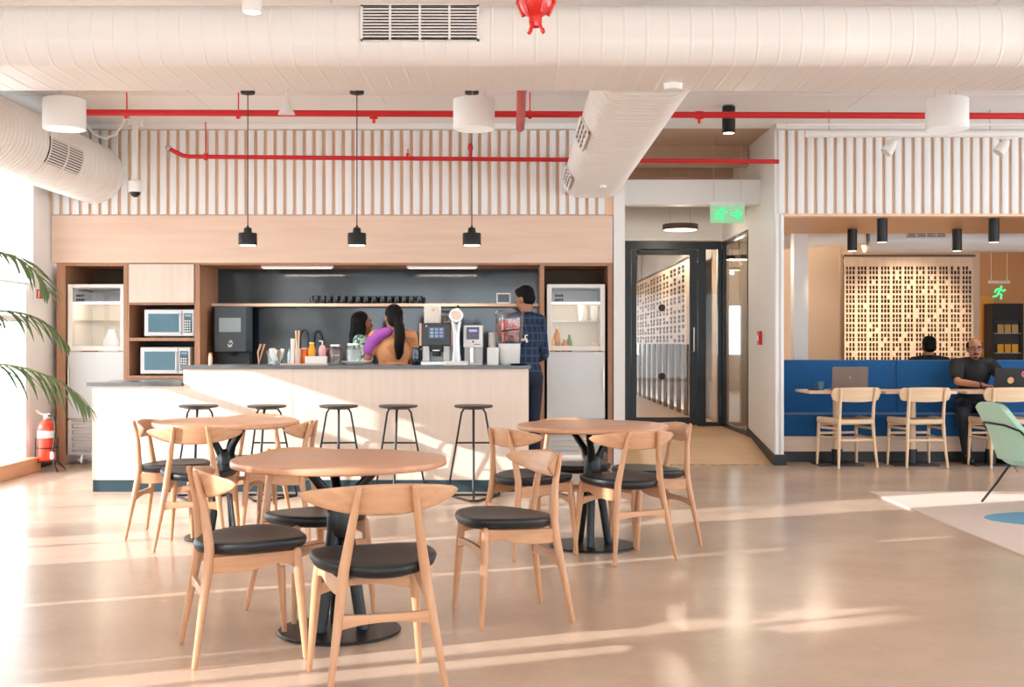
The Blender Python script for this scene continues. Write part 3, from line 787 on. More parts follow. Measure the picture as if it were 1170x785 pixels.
m_mwglass = M('oven_window_sky_blue', lin(72, 112, 128), 0.1, var=0.15, scale=5)  # blue sky reflection put into the window colour
def microwave(lab, x, y, z, w=0.52, hh=0.29):
    o = thing('microwave', lab, 'microwave', (x, y, z), 0, 'microwaves in the wall cabinet')
    b = MB(); b.box(0.0, w, 0.012, 0.36, 0.012, hh); b.build('body', m_fridge, o, bevel=0.006, smooth=False)
    b = MB()
    for fx in (0.05, w - 0.05):
        for fy in (0.05, 0.31): b.cyl((fx, fy, 0), (fx, fy, 0.014), 0.015, n=10)
    b.build('foot', m_black, o)
    b = MB()
    x1 = w * 0.755
    b.box(0.004, x1, -0.008, 0.012, 0.016, hh - 0.004)
    d = b.build('door', m_steelp, o, smooth=False, bevel=0.004)
    b = MB(); b.box(0.045, x1 - 0.03, -0.011, -0.007, 0.055, hh - 0.045); b.build('door_window', m_mwglass, d, smooth=False, bevel=0.002)
    b = MB(); b.tube([(x1 - 0.012, -0.01, 0.05), (x1 - 0.012, -0.035, 0.06), (x1 - 0.012, -0.035, hh - 0.06), (x1 - 0.012, -0.01, hh - 0.05)], 0.007, 8); b.build('handle', m_steel, d)
    b = MB(); b.box(x1 + 0.004, w - 0.004, -0.008, 0.012, 0.016, hh - 0.004); p = b.build('control_panel', m_steelp, o, smooth=False, bevel=0.003)
    b = MB(); b.box(x1 + 0.022, w - 0.022, -0.011, -0.007, 0.05, hh - 0.04); k = b.build('keypad', m_stone, p, smooth=False)
    b = MB()
    for i in range(5):
        for j in range(3):
            xx = x1 + 0.03 + j * (w - x1 - 0.06) / 3.0; zz = 0.06 + i * 0.026
            b.box(xx, xx + 0.012, -0.013, -0.0105, zz, zz + 0.014)
    b.build('buttons', m_steel, k, smooth=False)
    b = MB(); b.box(x1 + 0.03, w - 0.03, -0.0125, -0.0105, hh - 0.075, hh - 0.05); b.build('display', M('display_blue', lin(110, 160, 176), 0.2), k, smooth=False)
microwave('upper steel microwave in the wall cabinet bay', -3.80, FW + 0.04, 1.312)
microwave('lower steel microwave in the bay just above the low counter', -3.84, FW + 0.04, 0.922)

# display fridges
def fridge(lab, x0, w, vent, items):
    o = thing('display_fridge', lab, 'fridge', (x0, FW + 0.03, 0))
    Z0, Z1, Z2 = 0.10, 1.175, 1.862
    b = MB()
    b.box(0, w, 0.03, 0.68, Z0, 1.16); b.box(0, 0.03, 0.03, 0.68, 1.16, Z2); b.box(w - 0.03, w, 0.03, 0.68, 1.16, Z2)
    b.box(0.03, w - 0.03, 0.03, 0.68, Z2 - 0.04, Z2); b.box(0.03, w - 0.03, 0.64, 0.68, 1.16, Z2 - 0.04)
    b.build('body', m_fridge, o, smooth=False, bevel=0.004)
    b = MB(); b.box(0.0, w, -0.005, 0.03, 0.475, Z1 - 0.012); d = b.build('door', m_steelp, o, smooth=False, bevel=0.005)
    q = MB(); q.box(0.01, 0.022, -0.03, -0.005, 0.75, 1.0) if vent else q.box(w - 0.022, w - 0.01, -0.03, -0.005, 0.75, 1.0); q.build('handle', m_steel, d, smooth=False)
    b = MB(); t = 0.05
    b.box(0.0, t, -0.005, 0.028, Z1, Z2); b.box(w - t, w, -0.005, 0.028, Z1, Z2); b.box(t, w - t, -0.005, 0.028, Z1, Z1 + t); b.box(t, w - t, -0.005, 0.028, Z2 - t * 0.7, Z2)
    g = b.build('glass_door', m_fridge, o, smooth=False, bevel=0.005)
    q = MB(); q.box(t, w - t, 0.008, 0.014, Z1 + t, Z2 - t * 0.7); q.build('pane', m_glass, g, smooth=False)
    # emblem on the pane
    q = MB()
    for i in range(2):
        for j in range(4): q.box(t + 0.035 + j * 0.022, t + 0.05 + j * 0.022, 0.005, 0.008, Z2 - 0.13 - i * 0.045, Z2 - 0.105 - i * 0.045)
    q.build('door_emblem', m_black, g, smooth=False)
    q = MB(); q.box(0.03, w - 0.03, 0.08, 0.62, 1.475, 1.487); q.build('shelf', m_jar, o, smooth=False)
    q = MB(); q.box(0.05, w - 0.05, 0.06, 0.085, 1.662, 1.676); s = q.build('light_strip', m_led, o, smooth=False)
    q = MB(); q.box(0.03, w - 0.03, 0.05, 0.62, 1.676, 1.69); q.build('shelf', m_steelp, o, smooth=False)
    lamp_light(o, 'shelf_light', 'POINT', 3.2, (1.0, .76, .54), (w / 2, 0.2, 1.6), size=0.08)
    q = MB(); q.box(0.0, w, 0.0, 0.03, Z0, 0.13); q.box(0, 0.04, 0.0, 0.03, 0.13, 0.46); q.box(w - 0.04, w, 0.0, 0.03, 0.13, 0.46)
    for i in range(5): q.hexa([(0.04, 0.004, 0.15 + i * 0.066), (w - 0.04, 0.004, 0.15 + i * 0.066), (w - 0.04, 0.026, 0.165 + i * 0.066), (0.04, 0.026, 0.165 + i * 0.066), (0.04, 0.0, 0.18 + i * 0.066), (w - 0.04, 0.0, 0.18 + i * 0.066), (w - 0.04, 0.024, 0.185 + i * 0.066), (0.04, 0.024, 0.185 + i * 0.066)])
    q.build('vent_grille', m_steelp, o, smooth=False)
    for fx in (0.09, w - 0.09):
        for fy in (0.1, 0.6):
            q = MB(); q.cyl((fx - 0.015, fy, 0.038), (fx + 0.015, fy, 0.038), 0.037, n=18); q.box(fx - 0.02, fx + 0.02, fy - 0.02, fy + 0.02, 0.07, 0.102); q.build('caster', m_steel, o)
    return o
fridge('tall white display fridge on the left, beside the microwave bays', -4.585, 0.59, True, 0)
fridge('tall white display fridge on the right, beside the white pillar', 0.36, 0.60, False, 0)
ZS = 1.226 - 0.05   # inside floor of the glass part
zf = 1.162
b = MB(); b.loft([[V(p[0], p[1], z) for p in rrect(w, d, 0.02, 3)] for z, w, d in ((0, 0.17, 0.1), (0.12, 0.16, 0.09), (0.2, 0.09, 0.06), (0.235, 0.07, 0.05))])
solo(b, 'paper_bag', m_plastic, 'white bag standing inside the left display fridge', 'bag', (-4.2, FW + 0.25, zf))
for i, (x, lab) in enumerate(((0.745, 'left one of two white tubs on the upper shelf of the right fridge'), (0.862, 'right one of two white tubs on the upper shelf of the right fridge'))):
    b = MB(); b.lathe([(0.036, 0), (0.04, 0.004), (0.052, 0.15), (0.055, 0.155), (0.055, 0.165), (0.03, 0.168)], n=28)
    solo(b, 'food_tub', m_plastic, lab, 'tub', (x, FW + 0.25, 1.487), group='tubs in the right fridge')
def bottle(lab, x, y, z, hgt, r, col, cap, capc=None, group=None, neck=0.35, name='bottle', shoulder=0.62, gls=False):
    o = thing(name, lab, 'bottle', (x, y, z), 0, group)
    m = M('bottle_' + cap, col, 0.2, var=0.05)
    b = MB(); b.lathe([(r * 0.85, 0), (r, 0.008), (r, hgt * shoulder * 0.95), (r * 0.8, hgt * (shoulder + 0.1)), (r * neck, hgt * 0.82), (r * neck, hgt * 0.9)], n=22); b.build('body', m, o)
    b = MB(); b.lathe([(r * neck * 1.15, hgt * 0.895), (r * neck * 1.2, hgt * 0.91), (r * neck * 1.1, hgt)], n=16); b.build('cap', M('cap_' + cap, capc or lin(236, 232, 226), 0.4), o)
    return o
FB = 'bottles in the right fridge'
bottle('tall amber bottle with pale top in the right fridge', 0.47, FW + 0.2, zf, 0.27, 0.036, lin(206, 134, 48), 'amber', lin(240, 220, 180), FB)
bottle('small yellow bottle at the left edge of the right fridge', 0.425, FW + 0.14, zf, 0.16, 0.024, lin(240, 176, 40), 'yellow', lin(240, 200, 90), FB)
bottle('squat orange bottle in the middle of the right fridge floor', 0.548, FW + 0.14, zf, 0.13, 0.036, lin(224, 116, 54), 'orange', lin(230, 130, 70), FB)
bottle('green bottle in the right fridge', 0.60, FW + 0.2, zf, 0.18, 0.03, lin(96, 140, 62), 'green', lin(70, 130, 60), FB)
b = MB(); b.lathe([(0.038, 0), (0.042, 0.004), (0.042, 0.09), (0.036, 0.1), (0.0, 0.1)], n=24)
solo(b, 'food_tub', M('pink_tub', lin(240, 206, 186), 0.5), 'small pinkish tub low in the right fridge', 'tub', (0.87, FW + 0.2, zf))
b = MB(); b.loft([[V(p[0], p[1], z) for p in rrect(0.16, 0.09, 0.02, 3)] for z in (0, 0.03)])
solo(b, 'food_tray', M('brown_food', lin(176, 110, 70), 0.6), 'flat brown food pack on the floor of the left fridge', 'tray', (-4.42, FW + 0.2, zf))

# bar niche
b = MB(); b.box(-3.234, 0.288, NB, NB + 0.1, 0, 2.08)
struct(b, 'wall_niche', m_stone, smooth=False)
# hairline joints of the stone
b = MB()
b.box(-3.234, -3.214, FW, NB, 0, 2.08); struct(b, 'trim_9', m_panel, smooth=False)
b = MB(); b.box(-3.21, 0.285, FW + 0.0, NB, 2.06, 2.08); struct(b, 'trim_10', m_panel, smooth=False)
for i, (x0, x1, lab) in enumerate(((-2.62, -1.87, 'slim light strip under the niche top nearer the water dispenser'), (-1.1, -0.36, 'slim light strip under the niche top above the coffee machine'))):
    o = thing('strip_light', lab, 'lamp', ((x0 + x1) / 2, FW + 0.2, 2.035), 0, 'strip lights in the bar niche')
    w = (x1 - x0) / 2
    b = MB(); b.box(-w, w, -0.03, 0.03, 0.004, 0.026); b.build('lamp_housing', m_white, o, smooth=False)
    b = MB(); b.box(-w + 0.02, w - 0.02, -0.022, 0.022, 0.0, 0.005); b.build('diffuser', m_led, o, smooth=False)
    ld = bpy.data.lights.new('strip', 'AREA'); ld.shape = 'RECTANGLE'; ld.size = w * 1.8; ld.size_y = 0.04; ld.energy = 6; ld.color = WARM
    lo = bpy.data.objects.new('strip', ld); COL.objects.link(lo); lo.parent = o; lo.location = (0, 0, -0.01)
b = MB(); b.box(-3.21, 0.285, 12.76, NB - 0.001, 1.645, 1.678)
solo(b, 'wall_shelf', m_bulk, 'long pale wooden shelf holding black mugs across the stone niche', 'shelf', smooth=False, bevel=0.003)
# mugs
b = MB()
mug = thing('mug', 'black mug at the end of the shelf row nearest the window wall', 'mug', (-2.15, 12.83, 1.678), math.radians(180), 'black mugs on the shelf')
b.vessel([(0.026, 0), (0.031, 0.004), (0.034, 0.02), (0.034, 0.085)], 0.004, n=24); b.build('cup', m_mugglaze, mug)
b = MB(); b.tube([(0.033, 0, 0.07), (0.055, 0, 0.068), (0.06, 0, 0.045), (0.052, 0, 0.022), (0.033, 0, 0.018)], 0.005, 8); b.build('handle', m_mugglaze, mug)
SHX = [xat(345 + (s / 1170.0) * 150.0, 12.83) for s in (122, 184, 235, 300, 365, 430, 500, 570, 640, 718, 780, 845, 910, 975, 1045)]
mug.location.x = SHX[0]
ORD = ['second', 'third', 'fourth', 'fifth', 'sixth', 'seventh', 'eighth', 'ninth', 'tenth', 'eleventh', 'twelfth', 'thirteenth', 'fourteenth']
for i, x in enumerate(SHX[1:]):
    lab = ORD[i] + ' black mug along the shelf row, counted from the window side' if i < 13 else 'last black mug of the shelf row, nearest the coffee machine'
    copy_tree(mug, (x, 12.83, 1.678), math.radians(random.uniform(165, 195)), lab)

# back counter
c = thing('back_counter', 'low cabinet run with stone top behind the bar', 'cabinet', (-3.21, 12.42, 0))
b = MB(); b.box(0, 3.49, 0.0, 0.63, 0.1, 0.89); b.build('carcass', m_bulk, c, smooth=False)
b = MB(); b.box(0.02, 3.47, 0.04, 0.6, 0.0, 0.1); b.build('kickboard', m_teal, c, smooth=False)
for i in range(6):
    b = MB(); b.box(i * 0.5815 + 0.003, (i + 1) * 0.5815 - 0.003, -0.018, 0.0, 0.105, 0.885); d = b.build('door', m_door if i < 5 else m_panel_d, c, smooth=False, bevel=0.002)
    q = MB(); q.box(i * 0.5815 + 0.22, i * 0.5815 + 0.36, -0.03, -0.018, 0.85, 0.86); q.build('handle', m_black, d, smooth=False)
b = MB(); b.box(-3.21, 0.28, 12.38, NB - 0.002, 0.891, 0.92); solo(b, 'worktop', m_top, 'dark stone worktop of the cabinet run behind the bar', 'worktop', smooth=False, bevel=0.003)
w = thing('water_dispenser', 'dark grey water dispenser with pale screen standing at the left end of the niche', 'dispenser', (-2.97, 12.72, 0.92))
b = MB(); b.box(-0.17, 0.17, -0.14, 0.18, 0.24, 0.72); b.build('upper_body', M('dispenser_grey', lin(64, 74, 80), 0.35), w, smooth=False, bevel=0.01)
b = MB(); b.box(-0.165, 0.165, 0.04, 0.18, 0.03, 0.24); b.build('back_body', M('dispenser_dark', lin(44, 52, 58), 0.4), w, smooth=False)
b = MB(); b.box(-0.165, 0.165, -0.14, 0.18, 0.0, 0.03); b.build('drip_tray', m_black, w, smooth=False, bevel=0.004)
b = MB(); b.box(-0.115, 0.115, -0.146, -0.14, 0.45, 0.6); b.build('screen', M('pale_screen', lin(160, 172, 176), 0.15), w, smooth=False, bevel=0.002)
b = MB()
b.tube([(0.026 * math.cos(a), -0.144, 0.335 + 0.026 * math.sin(a)) for a in [PI * 1.15 + i * PI * 0.7 * 2 / 10 for i in range(11)]], 0.005, 6)
b.tube([(-0.012, -0.144, 0.35), (0.0, -0.144, 0.335), (0.012, -0.144, 0.35)], 0.004, 6)
b.box(-0.02, 0.02, -0.146, -0.142, 0.292, 0.298); b.box(-0.02, 0.02, -0.146, -0.142, 0.302, 0.307)
b.build('emblem', m_plastic, w)
b = MB(); b.cyl((0, -0.06, 0.2), (0, -0.06, 0.245), 0.025, n=18); b.build('spout', m_black, w)
f = thing('gooseneck_tap', 'black gooseneck tap rising behind the honey bottles', 'tap', (-2.19, 12.6, 0.92))
b = MB(); b.tube([(0.045, 0, 0.0), (0.045, 0, 0.38)] + [(0.045 * math.cos(a), 0, 0.38 + 0.09 * math.sin(a)) for a in [PI * i / 10 for i in range(1, 11)]] + [(-0.045, 0, 0.28)], 0.012, 12); b.build('spout', m_black, f)
b = MB(); b.lathe([(0.026, 0), (0.026, 0.04), (0.016, 0.06)], (0.045, 0, 0), 20); b.tube([(0.06, 0, 0.05), (0.11, 0, 0.08)], 0.007, 8); b.build('lever', m_black, f)
r = thing('paper_roll', 'white paper roll standing on the back worktop by the right niche panel', 'roll', (0.23, 12.5, 0.92))
b = MB(); b.lathe([(0.012, 0), (0.045, 0.0), (0.048, 0.004), (0.048, 0.236), (0.045, 0.24), (0.012, 0.24)], n=28); b.build('paper', m_plastic, r)
b = MB(); b.cyl((0, 0, 0.24), (0, 0, 0.27), 0.014, n=12); b.build('holder_knob', m_panel, r)

sgn = thing('menu_board', 'small dark board in a pale frame propped on the wall shelf behind the man', 'sign', (-0.09, 12.775, 1.679))
b = MB(); b.box(-0.075, 0.075, 0.0, 0.012, 0.0, 0.012); b.box(-0.075, 0.075, 0, 0.012, 0.098, 0.11); b.box(-0.075, -0.063, 0, 0.012, 0.012, 0.098); b.box(0.063, 0.075, 0, 0.012, 0.012, 0.098); b.build('frame', m_plastic, sgn, smooth=False)
b = MB(); b.box(-0.063, 0.063, 0.003, 0.01, 0.012, 0.098); b.build('board', m_screen, sgn, smooth=False)
sgn.location.z = 1.679

# ================================================================ the bar
CY = 10.07
c = thing('bar_counter', 'long pale plywood bar with a dark teal kick band', 'counter', (0, CY, 0))
b = MB(); b.box(-3.54, -2.77, 0, 0.68, 0.1, 0.89); b.box(-2.77, 0.14, 0, 0.68, 0.1, 1.035); b.build('body', m_ctr, c, smooth=False)
b = MB(); b.box(-3.535, 0.135, 0.006, 0.67, 0.0, 0.1); b.build('kickboard', m_teal, c, smooth=False)
b = MB()
for x in (-1.85, -0.85): b.box(x, x + 0.003, -0.0015, 0.002, 0.1, 1.035)
b.build('panel_joint', M('joint_line', lin(206, 188, 168), 0.6), c, smooth=False)
b = MB(); b.box(-3.58, -2.78, CY - 0.03, CY + 0.7, 0.891, 0.922); solo(b, 'counter_top', m_top, 'grey stone top on the low end of the bar', 'countertop', smooth=False, bevel=0.004)
b = MB(); b.box(-2.79, 0.16, CY - 0.025, CY + 0.7, 1.036, 1.065); solo(b, 'counter_top', m_top, 'long dark stone top on the high part of the bar', 'countertop', smooth=False, bevel=0.004)

BY = 10.36; BZ = 1.065
def bx(px, d=BY): return xat(px, d)
def jar_glass(parent, prof, name='glass'):
    b = MB(); b.vessel(prof, 0.004, n=28); return b.build(name, m_jar, parent)
bottle('small bottle with orange cap standing alone near the high end of the bar', bx(240.5), BY, BZ, 0.105, 0.017, lin(240, 196, 160), 'orangecap', lin(244, 150, 40), None, 0.7)
q = thing('wooden_tongs', 'wooden tongs leaning beside the sachet box', 'tongs', (bx(298), BY, BZ))
b = MB(); b.tube([(-0.02, 0, 0.004), (0.012, 0.01, 0.12), (0.03, 0.02, 0.18)], [0.005, 0.007, 0.009], 8, flat=0.5); b.build('arm', m_oak, q)
b = MB(); b.tube([(-0.02, 0.012, 0.004), (-0.028, 0.014, 0.11), (-0.002, 0.02, 0.18)], [0.005, 0.008, 0.01], 8, flat=0.5); b.build('arm', m_oak, q)
q = thing('sachet_box', 'square clear glass box packed with white sachets', 'box', (bx(315), BY, BZ))
b = MB(); b.box(-0.058, 0.058, -0.05, 0.05, 0, 0.006)
for s in (-1, 1): b.box(s * 0.058, s * 0.053, -0.05, 0.05, 0.006, 0.105); b.box(-0.053, 0.053, s * 0.05, s * 0.045, 0.006, 0.105)
b.build('glass', m_jar, q, smooth=False)
for i in range(12):
    b = MB(); a = -0.4 + 0.8 * (i % 6) / 5.0
    b.loft([[V(p[0], p[1], z) for p in rrect(0.032, t, t * 0.45, 2)] for z, t in ((0, 0.002), (0.012, 0.008), (0.075, 0.009), (0.095, 0.002))])
    o = solo(b, 'sachet', m_plastic if i % 4 else M('brown_sachet', lin(160, 112, 84), 0.6), 'sachet sticking out of the square glass box', 'sachet', (bx(315) - 0.04 + 0.016 * (i % 6), BY - 0.022 + 0.04 * (i // 6), BZ + 0.03 + 0.02 * random.random()), group='sachets in the glass box')
    o.rotation_euler = (random.uniform(-0.15, 0.15), a * 0.6, random.uniform(-0.5, 0.5))
b = MB(); b.loft([[V(p[0], p[1], z) for p in rrect(0.42, 0.16, 0.02, 4)] for z in (0.0, 0.012)])
solo(b, 'serving_board', m_bulk, 'pale wooden board under the condiment bottles', 'board', (bx(349), BY, BZ))
TZ = BZ + 0.0125
bottle('small teal topped bottle at the left end of the condiment board', bx(330.5), BY, TZ, 0.13, 0.016, lin(210, 232, 230), 'tealcap', lin(40, 160, 160), 'condiments on the board')
b = MB(); b.loft([[V(p[0], p[1], z) for p in rrect(0.034, 0.05, 0.004, 2)] for z in (0.0, 0.215)]); solo(b, 'carton', m_plastic, 'tall narrow white carton among the condiments', 'carton', (bx(335) - 0.004, BY + 0.01, TZ))
q = thing('stirrer_cup', 'pale cup of tall wooden stirrers beside the orange jar', 'cup', (bx(339.5) + 0.012, BY - 0.03, TZ))
b = MB(); b.vessel([(0.02, 0), (0.022, 0.004), (0.026, 0.13)], 0.002, n=20); b.build('cup', M('kraft_cup', lin(230, 206, 186), 0.7), q)
for i in range(4):
    b = MB(); b.tube([(0, 0, 0.0), (0, 0, 0.28)], 0.0045, 6); o = solo(b, 'wooden_stirrer', m_ash, 'long wooden stirrer standing in the pale cup', 'stirrer', (bx(339.5) + 0.012 + 0.006 * math.cos(i * 1.6), BY - 0.03 + 0.006 * math.sin(i * 1.6), TZ + 0.005), group='stirrers in the cup')
    o.rotation_euler = (0.05 * math.sin(i * 2.0), 0.05 * math.cos(i * 2.0) - 0.03, 0)
bottle('squat orange jam jar with pale lid among the condiments', bx(346.5) + 0.012, BY + 0.01, TZ, 0.135, 0.036, lin(228, 112, 40), 'jam', lin(240, 170, 150), 'condiments on the board', 0.8)
b = MB(); b.loft([[V(p[0], p[1], z) for p in rrect(0.19, 0.09, 0.01, 3)] for z in (0.0, 0.062)]); solo(b, 'napkin_box', m_plastic, 'low white box holding the honey bottle up', 'box', (bx(362), BY - 0.01, TZ))
bottle('honey bottle with pale cap standing on the low white box', bx(356.5), BY - 0.01, TZ + 0.0625, 0.12, 0.034, lin(236, 168, 40), 'honey', lin(226, 214, 170), 'condiments on the board', 0.55, shoulder=0.45)
o = thing('pump_bottle', 'pink and white pump bottle beside the honey bottle', 'bottle', (bx(368.5), BY - 0.01, TZ + 0.0625))
b = MB(); b.lathe([(0.026, 0), (0.032, 0.01), (0.034, 0.05), (0.024, 0.085), (0.012, 0.095)], n=22); b.build('body', M('pink_bottle', lin(226, 176, 178), 0.3), o)
b = MB(); b.cyl((0, 0, 0.09), (0, 0, 0.135), 0.007, n=10); b.tube([(0, 0, 0.13), (-0.03, 0, 0.132)], 0.006, 8); b.build('pump', m_plastic, o)
bottle('dark red sauce bottle half hidden behind the pink pump bottle', bx(372.5), BY + 0.1, BZ, 0.17, 0.03, lin(120, 40, 48), 'redsauce', lin(90, 30, 40))
def plate(lab, x, r, hgt=0.02):
    b = MB(); b.vessel([(r * 0.6, 0), (r * 0.66, 0.002), (r, hgt)], 0.005, n=36); return solo(b, 'plate', m_plastic, lab, 'plate', (x, BY, BZ))
plate('white plate under the jar of nuts', bx(383.5), 0.085)
plate('white plate under the empty glass jar beside the women', bx(407), 0.13, 0.034)
def glassjar(lab, x, z, r, hgt, fill=None, fh=0.6, lid=True):
    o = thing('glass_jar', lab, 'jar', (x, BY, z))
    jar_glass(o, [(r * 0.9, 0), (r, 0.008), (r, hgt * 0.78), (r * 0.82, hgt * 0.88), (r * 0.82, hgt * 0.94)])
    if fill: b = MB(); b.lathe([(r * 0.8, 0.006), (r * 0.93, 0.012), (r * 0.93, hgt * fh), (r * 0.4, hgt * (fh + 0.04))], n=24); tag(b.build('contents', fill, o), kind='stuff')
    if lid: b = MB(); b.lathe([(r * 0.84, hgt * 0.9), (r * 0.88, hgt * 0.91), (r * 0.88, hgt), (0.0, hgt)], n=28); b.build('lid', m_steel, o)
    return o
glassjar('clear glass jar of grey brown nuts with a pale lid', bx(383.5), BZ + 0.006, 0.057, 0.17, M('nuts', lin(130, 112, 104), 0.7, var=0.5, scale=70), 0.74)
glassjar('wide clear glass jar standing on the deep white plate', bx(404), BZ + 0.006, 0.066, 0.18, M('ice_white', lin(214, 222, 226), 0.4, var=0.2, scale=50), 0.7)
j = thing('milk_jug', 'dark steel jug with bright handle beside the coffee machine', 'jug', (bx(475.5), BY, BZ))
b = MB(); b.vessel([(0.034, 0), (0.038, 0.006), (0.038, 0.08), (0.03, 0.13), (0.034, 0.15)], 0.003, n=26); b.build('body', M('dark_steel', lin(70, 80, 90), 0.2, metal=0.9), j)
b = MB(); b.tube([(0.03, 0, 0.13), (0.06, 0, 0.142), (0.072, 0, 0.11), (0.066, 0, 0.05), (0.037, 0, 0.02)], 0.006, 8); b.build('handle', m_chrome, j)

# coffee machine
m_pinklit = M('copper_pink_side', lin(240, 190, 172), 0.3)
k = thing('coffee_machine', 'black coffee machine with touch screen and pink side panels on the bar', 'coffee machine', (bx(499), BY + 0.09, BZ))
b = MB(); b.box(-0.125, 0.125, -0.16, 0.2, 0.165, 0.36); b.build('head', M('machine_black', lin(30, 26, 26), 0.25), k, smooth=False, bevel=0.006)
for s in (-1, 1): b = MB(); b.box(s * 0.126, s * 0.146, -0.15, 0.2, 0.165, 0.36); b.build('side_panel', m_pinklit, k, smooth=False, bevel=0.004)
b = MB(); b.box(-0.13, 0.13, 0.0, 0.2, 0.012, 0.165); b.build('lower_body', m_steelp, k, smooth=False)
for s in (-1, 1): b = MB(); b.box(s * 0.06, s * 0.115, -0.13, 0.0, 0.03, 0.165); b.build('column', m_steelp, k, smooth=False, bevel=0.004)
b = MB(); b.box(-0.13, 0.13, -0.16, 0.2, 0.0, 0.03); b.build('drip_tray', m_steel, k, smooth=False, bevel=0.003)
b = MB(); b.box(-0.05, 0.05, -0.17, 0.0, 0.115, 0.175); b.lathe([(0.03, 0.075), (0.034, 0.08), (0.034, 0.12)], (0, -0.11, 0), 20); b.build('spout', m_black, k)
b = MB(); b.box(-0.03, 0.03, -0.173, -0.169, 0.122, 0.13); b.build('spout_mark', m_steel, k, smooth=False)
b = MB(); b.box(-0.065, 0.07, -0.164, -0.159, 0.23, 0.325); sc = b.build('screen', M('screen_blue', lin(40, 52, 72), 0.12, emit=lin(60, 84, 120), estr=0.35), k, smooth=False)
b = MB()
for i in range(3):
    for jj in range(3): b.box(-0.05 + i * 0.04, -0.024 + i * 0.04, -0.1655, -0.1635, 0.24 + jj * 0.029, 0.258 + jj * 0.029)
b.build('icons', M('screen_icons', lin(150, 170, 200), 0.3, emit=lin(130, 150, 190), estr=0.35), sc, smooth=False)
b = MB(); b.cyl((-0.085, -0.164, 0.335), (-0.085, -0.16, 0.335), 0.007, n=12); b.build('logo_dot', m_plastic, k)
b = MB(); b.box(-0.068, 0.068, -0.08, 0.08, 0, 0.15)
o = solo(b, 'white_box', M('box_card', lin(250, 242, 232), 0.6), 'plain white box standing on top of the coffee machine', 'box', (bx(493.5), BY + 0.08, BZ + 0.361), smooth=False, bevel=0.003)
b = MB(); b.cyl((0.012, -0.083, 0.115), (0.012, -0.079, 0.115), 0.013, n=14); b.build('logo_mark', M('pale_red_mark', lin(236, 190, 180), 0.6), o)
g = thing('bean_jar', 'little jar of coffee beans on top of the coffee machine', 'jar', (bx(509), BY + 0.06, BZ + 0.361))
jar_glass(g, [(0.036, 0), (0.04, 0.005), (0.04, 0.08), (0.034, 0.095)])
b = MB(); b.lathe([(0.034, 0.005), (0.036, 0.008), (0.036, 0.06), (0.01, 0.066)], n=20); tag(b.build('contents', M('coffee_beans', lin(120, 66, 42), 0.5, var=0.5, scale=90), g), kind='stuff')
b = MB(); b.lathe([(0.035, 0.092), (0.037, 0.094), (0.037, 0.108), (0.0, 0.112)], n=20); b.build('lid', m_black, g)

m_tapmetal = M('tap_metal', lin(178, 178, 180), 0.28, metal=0.9, var=0.03)
t = thing('tap_tower', 'tall silver tap tower with round badge on the bar', 'tap', (bx(521.5, BY - 0.17), BY - 0.17, BZ))
b = MB(); b.loft([[V(p[0], p[1], z) for p in rrect(0.2, 0.15, 0.01, 3)] for z in (0, 0.035)]); b.build('base', m_fridge, t, bevel=0.003)
b = MB()
b.loft([[V(p[0], p[1] + yo, z) for p in rrect(w, d, min(w, d) * 0.42, 5)] for z, w, d, yo in ((0.035, 0.082, 0.08, 0), (0.1, 0.068, 0.07, 0), (0.2, 0.058, 0.062, 0), (0.28, 0.062, 0.06, 0), (0.35, 0.085, 0.06, 0.004), (0.4, 0.1, 0.06, 0.006), (0.43, 0.1, 0.05, 0.006))])
b.build('column', m_tapmetal, t)
b = MB(); b.cyl((0, -0.045, 0.425), (0, 0.045, 0.425), 0.062, n=36); hd = b.build('tap_head', m_tapmetal, t, bevel=0.005)
b = MB(); b.cyl((0, -0.05, 0.425), (0, -0.0445, 0.425), 0.042, n=32); b.build('badge', M('badge_cream', lin(240, 214, 196), 0.4), hd)
b = MB(); b.tube([(0, -0.02, 0.36), (0, -0.055, 0.34), (0, -0.06, 0.27)], [0.016, 0.013, 0.01], 12); b.build('spout', m_steel, t)
b = MB(); b.tube([(0.01, 0, 0.485), (0.014, 0, 0.51)], [0.008, 0.012], 10); b.build('top_knob', m_black, t)

d = thing('juice_dispenser', 'white dispenser box with dark blue display beside the tap tower', 'dispenser', (bx(541), BY + 0.02, BZ))
b = MB(); b.box(-0.082, 0.082, -0.14, 0.16, 0.15, 0.34); b.build('head', m_plastic, d, smooth=False, bevel=0.006)
b = MB(); b.box(-0.078, 0.078, -0.02, 0.16, 0.0, 0.15); b.box(-0.078, 0.078, -0.13, -0.02, 0.0, 0.02); b.build('lower_body', m_steelp, d, smooth=False)
b = MB(); b.box(-0.026, 0.0, -0.1, -0.02, 0.02, 0.15); b.build('column', m_steel, d, smooth=False)
b = MB(); b.box(-0.055, 0.052, -0.145, -0.139, 0.22, 0.325); p = b.build('display', M('navy_display', lin(28, 36, 74), 0.15), d, smooth=False)
b = MB(); b.box(-0.035, 0.035, -0.147, -0.144, 0.285, 0.305); b.build('display_text', emis('display_lilac', lin(200, 190, 255), 1.2), p, smooth=False)
b = MB()
for x in (-0.03, 0.0, 0.03): b.cyl((x, -0.1475, 0.25 + 0.008 * (x == 0)), (x, -0.1445, 0.25 + 0.008 * (x == 0)), 0.006, n=10)
b.build('buttons', m_red, p)
b = MB(); b.cyl((0, -0.143, 0.2), (0, -0.139, 0.2), 0.008, n=12); b.box(0.01, 0.06, -0.1415, -0.139, 0.175, 0.18); b.build('logo_mark', m_black, d)

